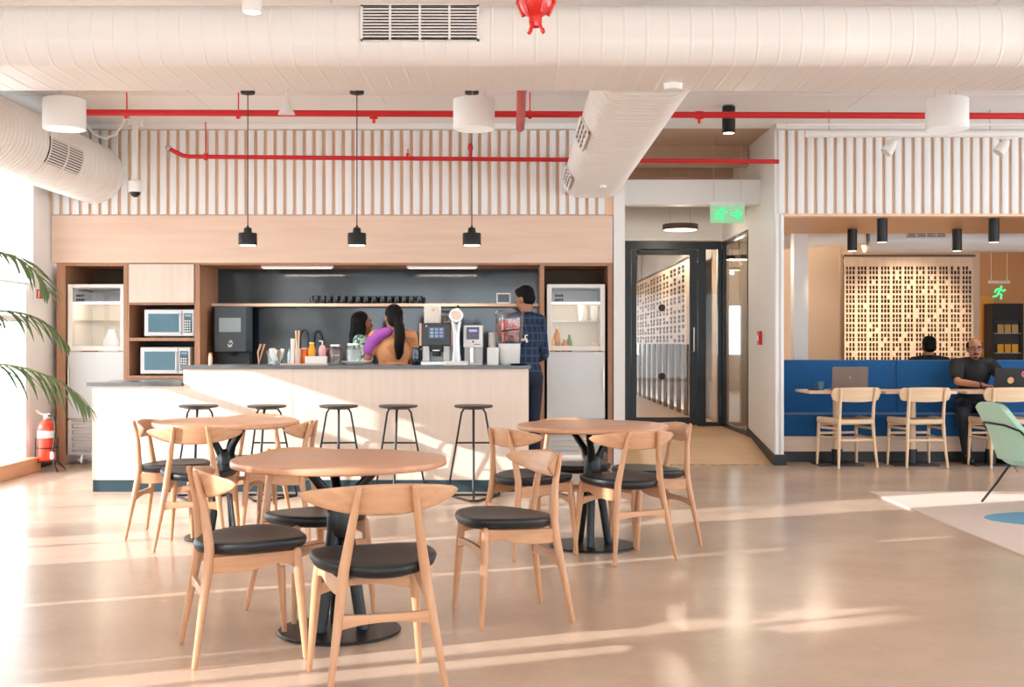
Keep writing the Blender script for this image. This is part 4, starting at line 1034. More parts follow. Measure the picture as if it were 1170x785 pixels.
# fruit water dispenser
m_water = glass_mat('fruit_water', (0.99, 0.84, 0.80, 1), refl=0.0)
d = thing('drink_jar', 'big clear drink jar with red fruit on a white stand at the bar end', 'jar', (bx(582), BY, BZ + 0.185))
R = 0.122; H = 0.27
b = MB(); b.vessel([(R * 0.86, 0), (R * 0.92, 0.012), (R, H * 0.75), (R * 0.98, H * 0.92), (R * 1.02, H * 0.95)], 0.005, n=40); b.build('glass', m_jar, d)
b = MB(); b.lathe([(R * 0.8, 0.008), (R * 0.86, 0.014), (R * 0.93, H * 0.78), (R * 0.5, H * 0.785)], n=36); b.build('water', m_water, d)
b = MB(); b.lathe([(R * 1.03, H * 0.95), (R * 1.04, H * 0.97), (R * 0.95, H * 1.03), (R * 0.25, H * 1.09), (R * 0.2, H * 1.14), (R * 0.1, H * 1.16)], n=36); b.build('lid', m_jar, d)
b = MB(); b.tube([(R * 1.012 * math.cos(a), R * 1.012 * math.sin(a), H * 0.42 + 0.012 * math.cos(a)) for a in [math.radians(235 + i * 9) for i in range(9)]], 0.005, 8); b.build('printed_band', m_black, d)
b = MB(); b.tube([(R * 0.85, -0.03, 0.03), (R * 1.2, -0.05, 0.035), (R * 1.25, -0.05, 0.01)], 0.012, 10); b.tube([(R * 1.12, -0.045, 0.035), (R * 1.12, -0.045, 0.07), (R * 1.3, -0.05, 0.072)], 0.007, 8); b.build('tap', m_plastic, d)
m_fruit = M('red_fruit', lin(214, 66, 50), 0.35, var=0.2)
for i in range(44):
    a = i * 2.4; rr = R * (0.25 + 0.5 * ((i * 7) % 10) / 10.0); z = 0.035 + 0.165 * ((i * 19) % 44) / 44.0
    b = MB(); b.ell((0, 0, 0), (0.024, 0.024, 0.008), seg=14, rings=8)
    o = solo(b, 'fruit_slice', m_fruit, 'red fruit slice floating in the big drink jar', 'fruit', (d.location.x + rr * math.cos(a), BY + rr * math.sin(a), d.location.z + z), group='fruit slices in the drink jar')
    o.rotation_euler = (random.uniform(0, 3), random.uniform(0, 3), 0)
b = MB(); b.vessel([(0.085, 0), (0.09, 0.006), (0.096, 0.184)], 0.006, n=36)
b.lathe([(0.0, 0.176), (0.095, 0.176), (0.098, 0.1849)], n=36)
solo(b, 'jar_stand', m_plastic, 'white round stand under the big drink jar', 'stand', (bx(582), BY, BZ))
for px, n, lab in ((566.5, 11, 'tall stack of white paper cups beside the drink jar'),):
    pass
CUPG = 'paper cups stacked beside the drink jar'
for i in range(7):
    b = MB(); b.vessel([(0.025, 0), (0.027, 0.004), (0.034, 0.088), (0.036, 0.09)], 0.002, n=20)
    solo(b, 'paper_cup', m_plastic, 'white paper cup in the tall stack beside the drink jar', 'cup', (bx(564) - 0.012, BY + 0.05, BZ + 0.032 * i), group=CUPG)
b = MB(); b.loft([[V(p[0], p[1], z) for p in rrect(0.1, 0.09, 0.012, 3)] for z in (0.0, 0.15)])
solo(b, 'napkin_box', m_plastic, 'white paper box in front of the tall cup stack', 'box', (bx(564) - 0.005, BY - 0.06, BZ))
b = MB(); b.vessel([(0.06, 0), (0.065, 0.003), (0.075, 0.014)], 0.004, n=36)
solo(b, 'drip_tray', m_black, 'round black tray at the very end of the bar beside the jar stand', 'tray', (0.055, BY - 0.19, BZ))
# ============================================================== dining chairs
def dining_chair():
    o = thing('dining_chair', 'x', 'chair')
    def leg(pts, rad):
        q = MB(); q.tube(pts, rad, 14, round_ends=True); q.build('leg', m_oak, o)
    for s in (-1, 1):
        leg([(s * .214, .214, 0.009), (s * .203, .204, .16), (s * .190, .192, .33), (s * .183, .186, .425)], [.0105, .0155, .0195, .017])
        leg([(s * .210, -.216, 0.009), (s * .182, -.186, .2), (s * .154, -.156, .38), (s * .146, -.150, .45), (s * .118, -.168, .62), (s * .100, -.198, .742)], [.0105, .0155, .0205, .020, .0155, .0115])
    # backrest: bowed lens-shaped plate, modelled as a closed loft across its width
    q = MB(); rings = []
    nu = 36
    for i in range(nu + 1):
        u = -1 + 2 * i / nu
        x = .289 * math.sin(u * 1.5) / math.sin(1.5)
        uu = abs(x / .289)
        zt = .754 - .030 * uu ** 2
        zb = .641 + .058 * uu ** 2.6
        if uu > 0.90:
            k = (uu - .90) / .10; m_ = (zt + zb) / 2; h = (zt - zb) / 2 * math.sqrt(max(0.01, 1 - k * k)); zt, zb = m_ + h, m_ - h
        th = .0095 * (1 - .35 * uu ** 2)
        ring = []
        # rounded section, leaning back with height
        hh = (zt - zb) / 2; zc = (zt + zb) / 2
        n = Vector((2 * 1.32 * x, -1, 0)).normalized()     # outward (rear) normal
        for a in range(16):
            t = 2 * PI * a / 16
            cz = math.copysign(abs(math.cos(t)) ** .45, math.cos(t)); cy = math.copysign(abs(math.sin(t)) ** .7, math.sin(t))
            z = zc + hh * cz
            y = -.178 + 1.32 * x * x - (z - .70) * .18
            ring.append(Vector((x, y, z)) + n * th * cy)
        rings.append(ring)
    q.loft(rings)
    q.build('backrest', m_oakx, o, angle=50)
    # leather seat
    q = MB(); rings = []
    N = 44
    def outline(t, s):
        c, sn = math.cos(t), math.sin(t)
        w = .232 * (1 + .10 * sn - .06 * (sn < -0.6) * 0)
        x = w * math.copysign(abs(c) ** .78, c)
        y = .03 + .222 * math.copysign(abs(sn) ** .86, sn)
        if y < 0: x *= 1 - .55 * (y / .2) ** 2 * .55
        return x * s, (y - .03) * s + .03
    def dish(x, y): return .018 * (abs(x) / .24) ** 2 + .055 * max(0, (y + .02)) ** 1.0 * .5 + .02 * max(0, y - .12)
    for s, dz in ((.30, -.038), (.86, -.038), (.955, -.03), (.99, -.016), (1.0, -.004), (.985, .006), (.93, .011), (.75, .013), (.45, .012), (.15, .0115)):
        ring = []
        for i in range(N):
            x, y = outline(2 * PI * i / N, s)
            ring.append((x, y, .452 + dz + dish(x, y)))
        rings.append(ring)
    q.loft(rings)
    q.build('seat', m_leather, o, angle=60)
    # side rails with a scooped lower edge
    for s in (-1, 1):
        q = MB(); rings = []
        for i in range(13):
            t = i / 12.0
            y = .188 + (-.158 - .188) * t; x = s * (.181 + (.150 - .181) * t)
            top = .432 - .016 * t; bot = .372 - .018 * t + .016 * math.exp(-((t - .22) / .12) ** 2) - .006 * math.exp(-((t - .7) / .2) ** 2)
            rings.append([(x - .011, y, bot), (x + .011, y, bot), (x + .011, y, top), (x - .011, y, top)])
        q.loft(rings); q.build('seat_rail', m_oaky, o, bevel=.003)
    # stretchers: front one arched, rear one waisted
    def stretcher(y, z, half, h0, h1, arch, name):
        q = MB(); rings = []
        for i in range(17):
            u = -1 + i / 8.0
            h = h1 + (h0 - h1) * abs(u) ** 2.2; zc = z + arch * (1 - u * u)
            rings.append([(u * half, y - .010, zc - h), (u * half, y + .010, zc - h), (u * half, y + .010, zc + h), (u * half, y - .010, zc + h)])
        q.loft(rings); q.build(name, m_oakx, o, bevel=.003)
    stretcher(.197, .318, .193, .026, .013, .022, 'front_stretcher')
    stretcher(-.172, .270, .172, .027, .015, .008, 'rear_stretcher')
    return o
CHG = 'dark seated oak chairs around the round tables'
proto = dining_chair()
T1, T2, T3 = (-.749, 5.19), (-1.84, 7.70), (.497, 7.37)
spots = [
    (-.50, 4.40, 108, 'oak chair with its back to us, nearest of all at the front round table'),
    (-1.095, 4.85, 22, 'oak chair on the window side of the front table, facing right'),
    (.00, 5.48, 199, 'oak chair standing apart, facing the front table from the right, grey sheen on its back'),
    (-.943, 5.57, -48.6, 'oak chair on the far side of the front table, mostly hidden under the tabletop'),
    (-2.24, 7.81, -1, 'oak chair at the table nearest the window wall, turned sideways, leftmost of all chairs'),
    (-1.94, 7.37, 92, 'oak chair with its back to us, at the table before the low bar end'),
    (-1.48, 7.72, 178, 'oak chair between the front table and the bar, facing the window wall'),
    (-1.79, 8.27, -93, 'oak chair tucked in on the bar side of the table by the low bar end'),
    (.09, 7.13, 31, 'oak chair behind the one standing apart, facing the table by the passage'),
    (.66, 6.98, 118, 'oak chair with its back to us at the table in front of the right fridge'),
    (.89, 7.47, 199, 'oak chair nearest the passage, on the right of the table before the right fridge'),
    (.39, 7.80, -75, 'oak chair on the bar side of the table before the right fridge, under the tabletop'),
]
for i, (x, y, th, lab) in enumerate(spots):
    if i == 0:
        proto.location = (x, y, 0); proto.rotation_euler = (0, 0, math.radians(th - 90)); proto['label'] = lab; proto['group'] = CHG
    else:
        copy_tree(proto, (x, y, 0), math.radians(th - 90), lab)

# ================================================================ round tables
def round_table():
    o = thing('round_table', 'x', 'table', group='round pedestal tables')
    q = MB(); q.lathe([(.0, .724), (.456, .722), (.463, .7245), (.465, .729), (.465, .745), (.462, .7505), (.455, .752), (.0, .752)], n=96); q.build('tabletop', m_tabtop, o, angle=60)
    q = MB(); q.lathe([(.0, 0), (.262, 0), (.266, .003), (.266, .010), (.262, .0135), (.06, .016), (.0, .016)], n=64); q.build('base_plate', m_blackp, o)
    for k in range(3):
        a = math.radians(100 + 120 * k); c, s = math.cos(a), math.sin(a)
        q = MB(); q.tube([(.105 * c, .105 * s, .012), (.075 * c, .075 * s, .2), (.034 * c, .034 * s, .44), (.028 * c, .028 * s, .52), (.065 * c, .065 * s, .6), (.17 * c, .17 * s, .712)], [.026, .027, .029, .030, .024, .019], 12, flat=.8)
        q.build('strut', m_blackp, o)
    q = MB(); q.lathe([(.03, .40), (.05, .42), (.056, .46), (.056, .53), (.046, .56), (.02, .57)], n=24); q.build('collar', m_blackp, o)
    q = MB(); q.lathe([(.0, .708), (.19, .708), (.19, .7238), (.0, .7238)], n=36); q.build('mounting_plate', m_blackp, o)
    return o
tp = round_table(); tp.location = T1 + (0,); tp['label'] = 'round wooden table on a black pedestal, nearest the camera'; tp.rotation_euler = (0, 0, math.radians(8))
copy_tree(tp, T2 + (0,), math.radians(-20), 'round wooden table in front of the low end of the bar')
copy_tree(tp, T3 + (0,), math.radians(38), 'round wooden table in front of the right fridge')

# ================================================================ bar stools
def bar_stool():
    o = thing('bar_stool', 'x', 'stool', group='black wire bar stools along the bar')
    q = MB(); q.lathe([(.0, .728), (.12, .728), (.15, .733), (.158, .741), (.158, .748), (.152, .752), (.1, .748), (.0, .746)], n=48); q.build('seat', M('dark_oak_seat', lin(48, 42, 40), .4, var=.2, scale=20), o)
    feet = ((0, -.25, .011), (.212, .13, .011), (-.212, .13, .011)); tops = ((0, -.075), (.085, .045), (-.085, .045))
    for (fx, fy, fz), (tx, ty) in zip(feet, tops):
        def at(t): return (tx * 1.12 + (fx - tx * 1.12) * t, ty * 1.12 + (fy - ty * 1.12) * t, .70 + (fz - .70) * t)
        r = .0105 if fx == 0 else .0082
        q = MB(); q.tube([(tx * .6, ty * .6, .722), (tx * .9, ty * .9, .720), at(.02), at(.1), at(.5), at(1.0)], r, 10); q.build('leg', m_blackp, o)
    k = (.70 - .44) / .689
    q = MB(); fx = .085 * 1.12 + (.212 - .085 * 1.12) * k; fy = .045 * 1.12 + (.13 - .045 * 1.12) * k
    q.tube([(-fx, fy, .44), (fx, fy, .44)], .0072, 8); q.build('footrest', m_blackp, o)
    q = MB(); q.tube([(-.212, .13, .009), (.212, .13, .009)], .0085, 8); q.tube([(-.212, .13, .009), (-.03, -.25, .009), (.03, -.25, .009), (.212, .13, .009)], .0085, 8); q.build('floor_frame', m_blackp, o)
    q = MB(); q.cyl((0, 0, .719), (0, 0, .7285), .09, n=28); q.build('seat_plate', m_blackp, o)
    return o
st = bar_stool()
labs = ['black bar stool closest to the low end of the bar', 'second black bar stool counted from the low end of the bar', 'middle one of the five black bar stools', 'black bar stool left of the one that stands clear', 'black bar stool standing clear near the high end of the bar']
for i, px in enumerate((227, 305, 387, 455, 541)):
    loc = (xat(px, 9.67), 9.67, 0); r = math.radians((6, -5, 8, -3, 2)[i])
    if i == 0: st.location = loc; st.rotation_euler = (0, 0, r); st['label'] = labs[0]
    else: copy_tree(st, loc, r, labs[i])

# ================================================================ alcove
bn = thing('banquette', 'long blue upholstered banquette with wooden plinth filling the alcove', 'bench', (2.80, 12.60, 0))
q = MB(); q.box(0, 5.6, .03, .56, 0, .11); q.build('kickboard', m_black, bn, smooth=False)
q = MB(); q.box(0, 5.6, .015, .56, .11, .27); q.build('plinth', m_bulk, bn, smooth=False)
for i in range(4):
    q = MB(); q.box(i * 1.4 + .002, i * 1.4 + 1.398, 0.0, .46, .271, .50); q.build('seat', m_blue, bn, bevel=.018, smooth=True, seg=3)
    q = MB(); q.box(i * 1.4 + .002, i * 1.4 + 1.398, .46, .58, .271, 1.07); q.build('backrest', m_blue, bn, bevel=.014, smooth=True, seg=3)
def cafe_table(lab, x):
    o = thing('cafe_table', lab, 'table', (x, 12.35, 0), 0, 'small square tables along the banquette')
    q = MB(); q.prism(rrect(.73, .62, .02, 3), lambda p: V(p[0], p[1], .742), lambda p: V(p[0], p[1], .768)); q.build('tabletop', m_bulk, o, bevel=.003)
    q = MB(); q.prism(rrect(.46, .40, .02, 3), lambda p: V(p[0], p[1], 0), lambda p: V(p[0], p[1], .012)); q.build('base_plate', m_black, o)
    q = MB(); q.lathe([(.0, .012), (.055, .012), (.055, .16), (.0, .16)], n=22); q.build('socket', m_blackp, o)
    q = MB(); q.lathe([(.0, .16), (.042, .16), (.042, .735), (.0, .735)], n=22); q.build('column', m_ash, o)
    q = MB(); q.box(-.15, .15, -.15, .15, .733, .7415); q.build('mounting_plate', m_black, o, smooth=False)
    return o
cafe_table('small square table carrying the grey laptop and blue cup', 3.36)
cafe_table('empty small square table between the two laptops', 4.13)
cafe_table('small square table carrying the black laptop in front of the seated man', 4.95)
def ash_chair():
    o = thing('wooden_chair', 'x', 'chair', group='pale wooden chairs along the banquette')
    for s in (-1, 1):
        q = MB(); q.tube([(s * .225, .205, .009), (s * .218, .198, .25), (s * .212, .192, .44)], [.012, .0165, .016], 12, round_ends=True); q.build('leg', m_ash, o)
        q = MB(); q.tube([(s * .215, -.215, .009), (s * .196, -.188, .25), (s * .186, -.176, .46), (s * .186, -.192, .62), (s * .19, -.225, .795)], [.012, .0165, .018, .016, .012], 12, round_ends=True); q.build('leg', m_ash, o)
        for z, f in ((.30, 1), (.395, 1)):
            q = MB(); q.tube([(s * .215, .197, z), (s * .196, -.184, z)], .0105 if z < .35 else .014, 10); q.build('side_stretcher', m_ash, o)
    q = MB(); rings = []
    for i in range(29):
        u = -1 + i / 14.0; x = .272 * u
        e = max(0, (abs(u) - .86) / .14); k = math.sqrt(max(.03, 1 - e * e))
        zt = .742 + (.812 - .742) * k - .006 * u * u; zb = .742 - (.742 - .664) * k + .018 * u * u
        rings.append([(x, -.208 + .62 * x * x - (z - .72) * .17 + dy, z) for dy, z in ((-.009, zb), (.009, zb), (.011, (zt + zb) / 2), (.009, zt), (-.009, zt), (-.011, (zt + zb) / 2))])
    q.loft(rings); q.build('backrest', m_ashx, o, bevel=.003, angle=45)
    q = MB(); rings = []
    for s, dz in ((.3, -.02), (.95, -.022), (1.0, -.012), (1.0, .004), (.95, .012), (.5, .008), (.1, .006)):
        rings.append([(p[0] * s * (1 + .13 * (p[1] / .2)), p[1] * s + .005, .462 + dz + .03 * (abs(p[0]) / .22) ** 3 * (s > .8) * (dz > 0) ) for p in rrect(.45, .40, .05, 4)])
    q.loft(rings); q.build('seat', m_cord, o, angle=60)
    for y, z in ((.2, .42), (-.18, .28), (.2, .33)):
        q = MB(); q.tube([(-.2, y, z), (.2, y, z)], .013, 10, flat=.7); q.build('stretcher', m_ashx, o)
    return o
ac = ash_chair()
for i, (x, lab) in enumerate(((3.405, 'pale wooden chair pushed in at the grey laptop'), (4.12, 'pale wooden chair at the empty table, middle one of the three along the banquette'), (4.955, 'pale wooden chair behind the mint armchair, in front of the black laptop'))):
    if i == 0: ac.location = (x, 12.14, 0); ac.rotation_euler = (0, 0, math.radians(14)); ac['label'] = lab
    else: copy_tree(ac, (x, 12.14, 0), math.radians((8, 7, 8)[i]), lab)
copy_tree(ac, (4.92, 14.05, 0), 0, 'pale wooden chair behind the banquette under the person facing away')
# laptops, cup
def laptop(lab, x, y, rz, w, hgt, lidm, tilt):
    o = thing('laptop', lab, 'laptop', (x, y, .769), rz)
    q = MB(); q.prism(rrect(w, .24, .012, 3), lambda p: V(p[0], p[1], .002), lambda p: V(p[0], p[1], .018)); q.build('keyboard_base', lidm, o)
    t = math.radians(tilt); Mx = Matrix.Translation((0, -.118, .018)) @ Matrix.Rotation(t, 4, 'X')
    q = MB(); q.prism(rrect(w, hgt, .012, 3, 0, hgt / 2), lambda p: Mx @ V(p[0], 0, p[1]), lambda p: Mx @ V(p[0], .008, p[1])); l = q.build('lid', lidm, o)
    q = MB(); q.prism(rrect(w - .02, hgt - .03, .004, 2, 0, hgt / 2 + .004), lambda p: Mx @ V(p[0], .0078, p[1]), lambda p: Mx @ V(p[0], .0092, p[1])); q.build('screen', m_screen, l)
    return o, l, Mx
o, l, Mx = laptop('open grey brown laptop seen from behind on the small table', 3.47, 12.36, math.radians(-4), .36, .225, M('laptop_taupe', lin(128, 112, 104), .4, metal=.3), 8)
q = MB(); q.cyl(Mx @ V(0.0, -.001, .11), Mx @ V(0.0, .001, .11), .014, n=20); q.build('lid_logo', m_chrome, l)
o, l, Mx = laptop('open black laptop with two round stickers in front of the seated man', 5.08, 12.28, math.radians(4), .38, .215, M('laptop_black', lin(34, 34, 36), .4), 10)
q = MB(); q.cyl(Mx @ V(-.02, -.001, .09), Mx @ V(-.02, .001, .09), .034, n=24); q.build('sticker', M('sticker_orange', lin(226, 170, 120), .5), l)
q = MB(); q.cyl(Mx @ V(.125, -.001, .155), Mx @ V(.125, .001, .155), .036, n=24); q.build('sticker', M('sticker_pink', lin(206, 130, 134), .5), l)
q = MB(); q.prism(rrect(.05, .018, .003, 2, .125, .155), lambda p: Mx @ V(p[0], -.002, p[1]), lambda p: Mx @ V(p[0], -.001, p[1])); q.build('sticker_band', M('sticker_red', lin(150, 50, 60), .5), l)
cup = thing('mug', 'small blue cup beside the grey laptop', 'mug', (3.20, 12.38, .769))
q = MB(); q.vessel([(.03, 0), (.036, .004), (.038, .088)], .004, n=24); q.build('cup', M('cup_blue', lin(74, 118, 140), .25), cup)
q = MB(); q.tube([(-.036, 0, .07), (-.06, 0, .066), (-.062, 0, .03), (-.036, 0, .02)], .005, 8); q.build('handle', M('cup_blue2', lin(74, 118, 140), .25), cup)
q = MB(); q.prism(rrect(.1, .06, .01, 3), lambda p: V(p[0], p[1], 0), lambda p: V(p[0], p[1], .012))
solo(q, 'phone', m_black, 'flat dark phone on the small table beside the blue cup', 'phone', (3.1, 12.3, .769))

# perforated screens
def perforated(label, x, y, rz, w, hgt, z0, gx=.152, gy=.125, lower=0.0, hw=.029, step=.042, hh=.044, nh=3, edge=.02):
    o = thing('perforated_screen', label, 'screen', (x, y, z0), rz)
    xs, zs = [0.0], [lower]; xh, zh = [], []
    t = edge
    while t + gx - .03 < w:
        for k in range(nh):
            a = t + k * step; xs += [a, a + hw]; xh.append((len(xs) - 2))
        t += gx
    xs.append(w)
    t = lower + .03
    while t + gy < hgt:
        for a in (t, t + hh + .012):
            zs += [a, a + hh]; zh.append(len(zs) - 2)
        t += gy
    zs.append(hgt)
    xh, zh = set(xh), set(zh)
    q = MB(); grid = {}
    def vv(i, j):
        if (i, j) not in grid: grid[(i, j)] = q.bm.verts.new((xs[i] - w / 2, 0, zs[j]))
        return grid[(i, j)]
    for i in range(len(xs) - 1):
        for j in range(len(zs) - 1):
            if xs[i + 1] - xs[i] < 1e-6: continue
            if i in xh and j in zh and random.random() > .07: continue
            q.face([vv(i, j), vv(i + 1, j), vv(i + 1, j + 1), vv(i, j + 1)])
    q.build('panel', m_perf, o, smooth=False, solid=.022 if nh == 3 else .008, offset=0.0)
    q = MB(); q.box(-w / 2, w / 2, .05, .06, lower, hgt); q.build('dark_hole_backing', m_perfback, o, smooth=False)  # added dark sheet so the holes look shaded
    q = MB(); q.box(-w / 2 - .02, w / 2 + .02, -.03, .06, hgt, hgt + .03); q.build('top_rail', m_panel_d, o, smooth=False)
    if lower:
        q = MB(); t = -w / 2 + .03; k = 0
        while t + .34 < w / 2:
            q.box(t, t + .34, -.011, .011, 0, lower); t += .8
        q.build('slats', m_panel_d, o, smooth=False)
    return o
m_perf = wood('screen_ply', lin(222, 186, 150), lin(232, 198, 164), 2, 1.0, .5)
m_perfback = M('screen_hole_shade', lin(70, 46, 30), .7)
perforated('tall perforated plywood screen lit warmly behind the blue banquette', 5.18, 15.6, 0, 1.68, 2.38, 0.0)
perforated('strip of perforated plywood screen showing left of the white post in the alcove', 3.3, 15.8, 0, .34, 2.38, 0.0)
perforated('long perforated screen running away behind the glass door', 2.58, 21.0, math.radians(-90), 8.2, 2.3, RAISE, .92, .15, 1.05, .28, .42, .05, 2, .1)

# far fridge and bits behind the alcove
fg = thing('drinks_fridge', 'dark glass fronted drinks fridge far behind the banquette', 'fridge', (7.55, 18.2, 0))
q = MB(); q.box(-.24, .24, .04, .3, .05, 1.86); q.build('body', m_black, fg, smooth=False)
q = MB(); q.box(-.24, .24, 0, .04, .1, .14); q.box(-.24, .24, 0, .04, 1.6, 1.86); q.box(-.24, -.19, 0, .04, .14, 1.6); q.box(.19, .24, 0, .04, .14, 1.6); dr = q.build('door', m_black, fg, smooth=False)
q = MB(); q.box(-.19, .19, .015, .022, .14, 1.6); q.build('pane', m_glass, dr, smooth=False)
for z in (.5, .8, 1.1, 1.4):
    q = MB(); q.box(-.2, .2, -.06 + .04, .036, z, z + .008); q.build('shelf', m_steel, fg, smooth=False)
pk = [(1.11, lin(236, 180, 60)), (.81, lin(150, 110, 70)), (.51, lin(206, 90, 70)), (1.41, lin(200, 170, 110))]
fgx = fg.location
for z, c in pk:
    for k in range(3):
        q = MB(); q.box(-.045, .045, -.012, 0, 0, .13)
        solo(q, 'snack_box', M('snack_%d_%d' % (int(z * 100), k), c, .5, var=.15), 'packed snack box on a shelf of the far dark fridge', 'box', (fgx.x - .11 + k * .11, 18.2, z + .0), group='snack boxes in the far fridge', smooth=False)
q = MB(); q.box(-.1, .1, -.03, .03, 0, 2.0); q.build('door_2', M('yellow_door', lin(236, 176, 84), .5), None, loc=(7.5, 18.86, 0), smooth=False)['kind'] = 'structure'
pl = thing('leafy_plant', 'dark leafy plant standing beside the lit doorway behind the banquette', 'plant', (6.9, 18.0, 0))
q = MB(); q.lathe([(.1, 0), (.14, .02), (.17, .36), (.15, .36), (.13, .3)], n=22); q.build('pot', m_black, pl)
q = MB()
for i in range(60):
    a = random.uniform(0, 6.28); z = random.uniform(.6, 1.3); r = random.uniform(.03, .2)
    Mx = Matrix.Rotation(random.uniform(-1, 1), 3, 'X') @ Matrix.Rotation(random.uniform(-1, 1), 3, 'Y')
    q.ell((r * math.cos(a), r * math.sin(a), z), (.06, .03, .006), Mx, 8, 5)
q.tube([(0, 0, .3), (0, 0, 1.1)], .02, 8); q.build('foliage', m_leaf, pl)

# ================================================================ rug and armchair
def rug_mat():
    m, nt, p = new_mat('printed_rug'); N, L = nt.nodes, nt.links
    tc = N.new('ShaderNodeTexCoord')
    def blob(c, r):
        mp = N.new('ShaderNodeMapping'); mp.vector_type = 'TEXTURE'
        mp.inputs['Location'].default_value = c; mp.inputs['Scale'].default_value = r
        L.new(tc.outputs['Object'], mp.inputs['Vector'])
        ln = N.new('ShaderNodeVectorMath'); ln.operation = 'LENGTH'; L.new(mp.outputs['Vector'], ln.inputs[0])
        lt = N.new('ShaderNodeMath'); lt.operation = 'LESS_THAN'; lt.inputs[1].default_value = 1.0; L.new(ln.outputs['Value'], lt.inputs[0])
        return lt
    prev = None; base = lin(226, 206, 194)
    for c, r, col in (((.95, 4.42, 0), (.6, .38, 9), lin(110, 164, 196)), ((.86, 4.24, 0), (.28, .09, 9), lin(226, 120, 118)), ((1.2, 4.1, 0), (.26, .05, 9), lin(120, 130, 190)), ((1.6, 3.7, 0), (.35, .12, 9), lin(226, 130, 120)), ((2.4, 3.0, 0), (.7, .5, 9), lin(110, 164, 196))):
        lt = blob(c, r); mx = N.new('ShaderNodeMix'); mx.data_type = 'RGBA'
        if prev is None: mx.inputs['A'].default_value = base
        else: L.new(prev, mx.inputs['A'])
        mx.inputs['B'].default_value = col; L.new(lt.outputs['Value'], mx.inputs['Factor']); prev = mx.outputs['Result']
    L.new(prev, p.inputs['Base Color']); p.inputs['Roughness'].default_value = .9
    return m
q = MB(); q.box(0, 4.6, 0, 6.0, 0, .012)
solo(q, 'rug', rug_mat(), 'pale pink rug with a blue printed patch under the mint armchair', 'rug', (2.995, 4.0, 0), smooth=False)
ar = thing('armchair', 'mint green upholstered armchair on thin black legs at the right edge', 'armchair', (3.93, 8.93, .012), math.radians(-88))
# shell: seat and wrapped back as one padded sweep, facing local +Y
q = MB(); rings = []
nu = 28
def shell(u, v, off):
    """u -1..1 across, v 0..1 from seat front up to the back top"""
    w = .335 - .02 * v
    if v < .45:
        t = v / .45; y = .36 - .60 * t; z = .40 - .055 * math.sin(t * PI * .8) + .0 * t
        up = .10 * abs(u) ** 3 * t
        x = u * w
        return V(x * (1 - .04 * t), y, z + up + off)
    t = (v - .45) / .55
    y = -.24 - .12 * t; z = .36 + .44 * t - .05 * abs(u) ** 4 * t
    x = u * (w - .075 * t * t)
    wrap = .17 * abs(u) ** 2.4 * (1 - .93 * t)
    return V(x, y + wrap - off * .9, z + off * .2 * (1 - t))
nv = 22
outer = [[shell(-1 + 2 * i / nu, j / nv, -.03) for i in range(nu + 1)] for j in range(nv + 1)]
inner = [[shell(-1 + 2 * i / nu, j / nv, .03) for i in range(nu + 1)] for j in range(nv + 1)]
q.loft([list(outer[j]) + list(reversed(inner[j])) for j in range(nv + 1)])
q.build('seat_shell', m_green, ar, bevel=.016, seg=3, angle=60)
q = MB()
q.tube([shell(-1.04, .80, .038), shell(-.6, .80, .042), shell(0, .80, .042), shell(.6, .80, .042), shell(1.04, .80, .038)], .008, 8)
q.build('back_rod', m_black, ar)
for s in (-1, 1):
    q = MB(); q.tube([shell(s * 1.04, .80, .038), shell(s * 1.07, .55, .02), (s * .345, .05, .40), (s * .34, .25, .36)], .008, 8); q.build('side_rod', m_black, ar)
    q = MB(); q.tube([(s * .30, -.06, .325), (s * .335, -.16, .16), (s * .37, -.265, .008)], .0095, 10); q.build('leg', m_black, ar)
    q = MB(); q.tube([(s * .30, .24, .335), (s * .33, .30, .16), (s * .36, .36, .008)], .0095, 10); q.build('leg', m_black, ar)
q = MB(); q.tube([(-.30, -.06, .325), (.30, -.06, .325)], .009, 8); q.tube([(-.30, .24, .335), (.30, .24, .335)], .009, 8); q.build('under_frame', m_black, ar)
q = MB()
rg = []
for s, d in ((.2, .075), (.6, .065), (.85, .04), (1, 0), (.85, -.04), (.6, -.065), (.2, -.075)):
    rg.append([(p[0] * s, d, p[1] * s) for p in rrect(.40, .40, .06, 5)])
q.loft(rg)
m_pill = M('patterned_pillow', lin(222, 206, 192), .85, var=.28, scale=38)
o = solo(q, 'cushion', m_pill, 'speckled cream cushion leaning in the mint armchair', 'cushion', (3.93 + .02, 8.93 - .04, .62), angle=70)
o.rotation_euler = (math.radians(-16), 0, math.radians(-88))

# ================================================================ left corner: extinguisher, signs
e = thing('fire_extinguisher', 'red fire extinguisher in a black wire stand at the window wall corner', 'fire extinguisher', (-4.55, 11.68, 0))
q = MB(); q.lathe([(.0, .10), (.07, .10), (.08, .108), (.083, .12), (.083, .42), (.078, .455), (.06, .485), (.035, .5), (.03, .515)], n=32); q.build('cylinder', m_ext, e)
q = MB(); q.lathe([(.0842, .33), (.0842, .40)], n=32)
q.build('paper_label', m_plastic, e)
q = MB(); q.lathe([(.028, .51), (.03, .515), (.03, .545), (.02, .55)], n=20); q.build('valve', m_chrome, e)
q = MB(); q.tube([(-.1, -.02, .60), (-.03, 0, .555), (.03, 0, .56)], .009, 8); q.tube([(-.085, -.02, .575), (-.02, 0, .54)], .008, 8); q.build('handle', m_chrome, e)
q = MB(); q.tube([(.02, -.01, .545), (.08, -.03, .53), (.105, -.05, .45), (.1, -.06, .3), (.085, -.07, .2)], .0085, 10); q.build('hose', m_black, e)
q = MB(); q.lathe([(.008, .12), (.02, .13), (.018, .19), (.01, .2)], (.082, -.07, 0), 14); q.build('nozzle', m_plastic, e)
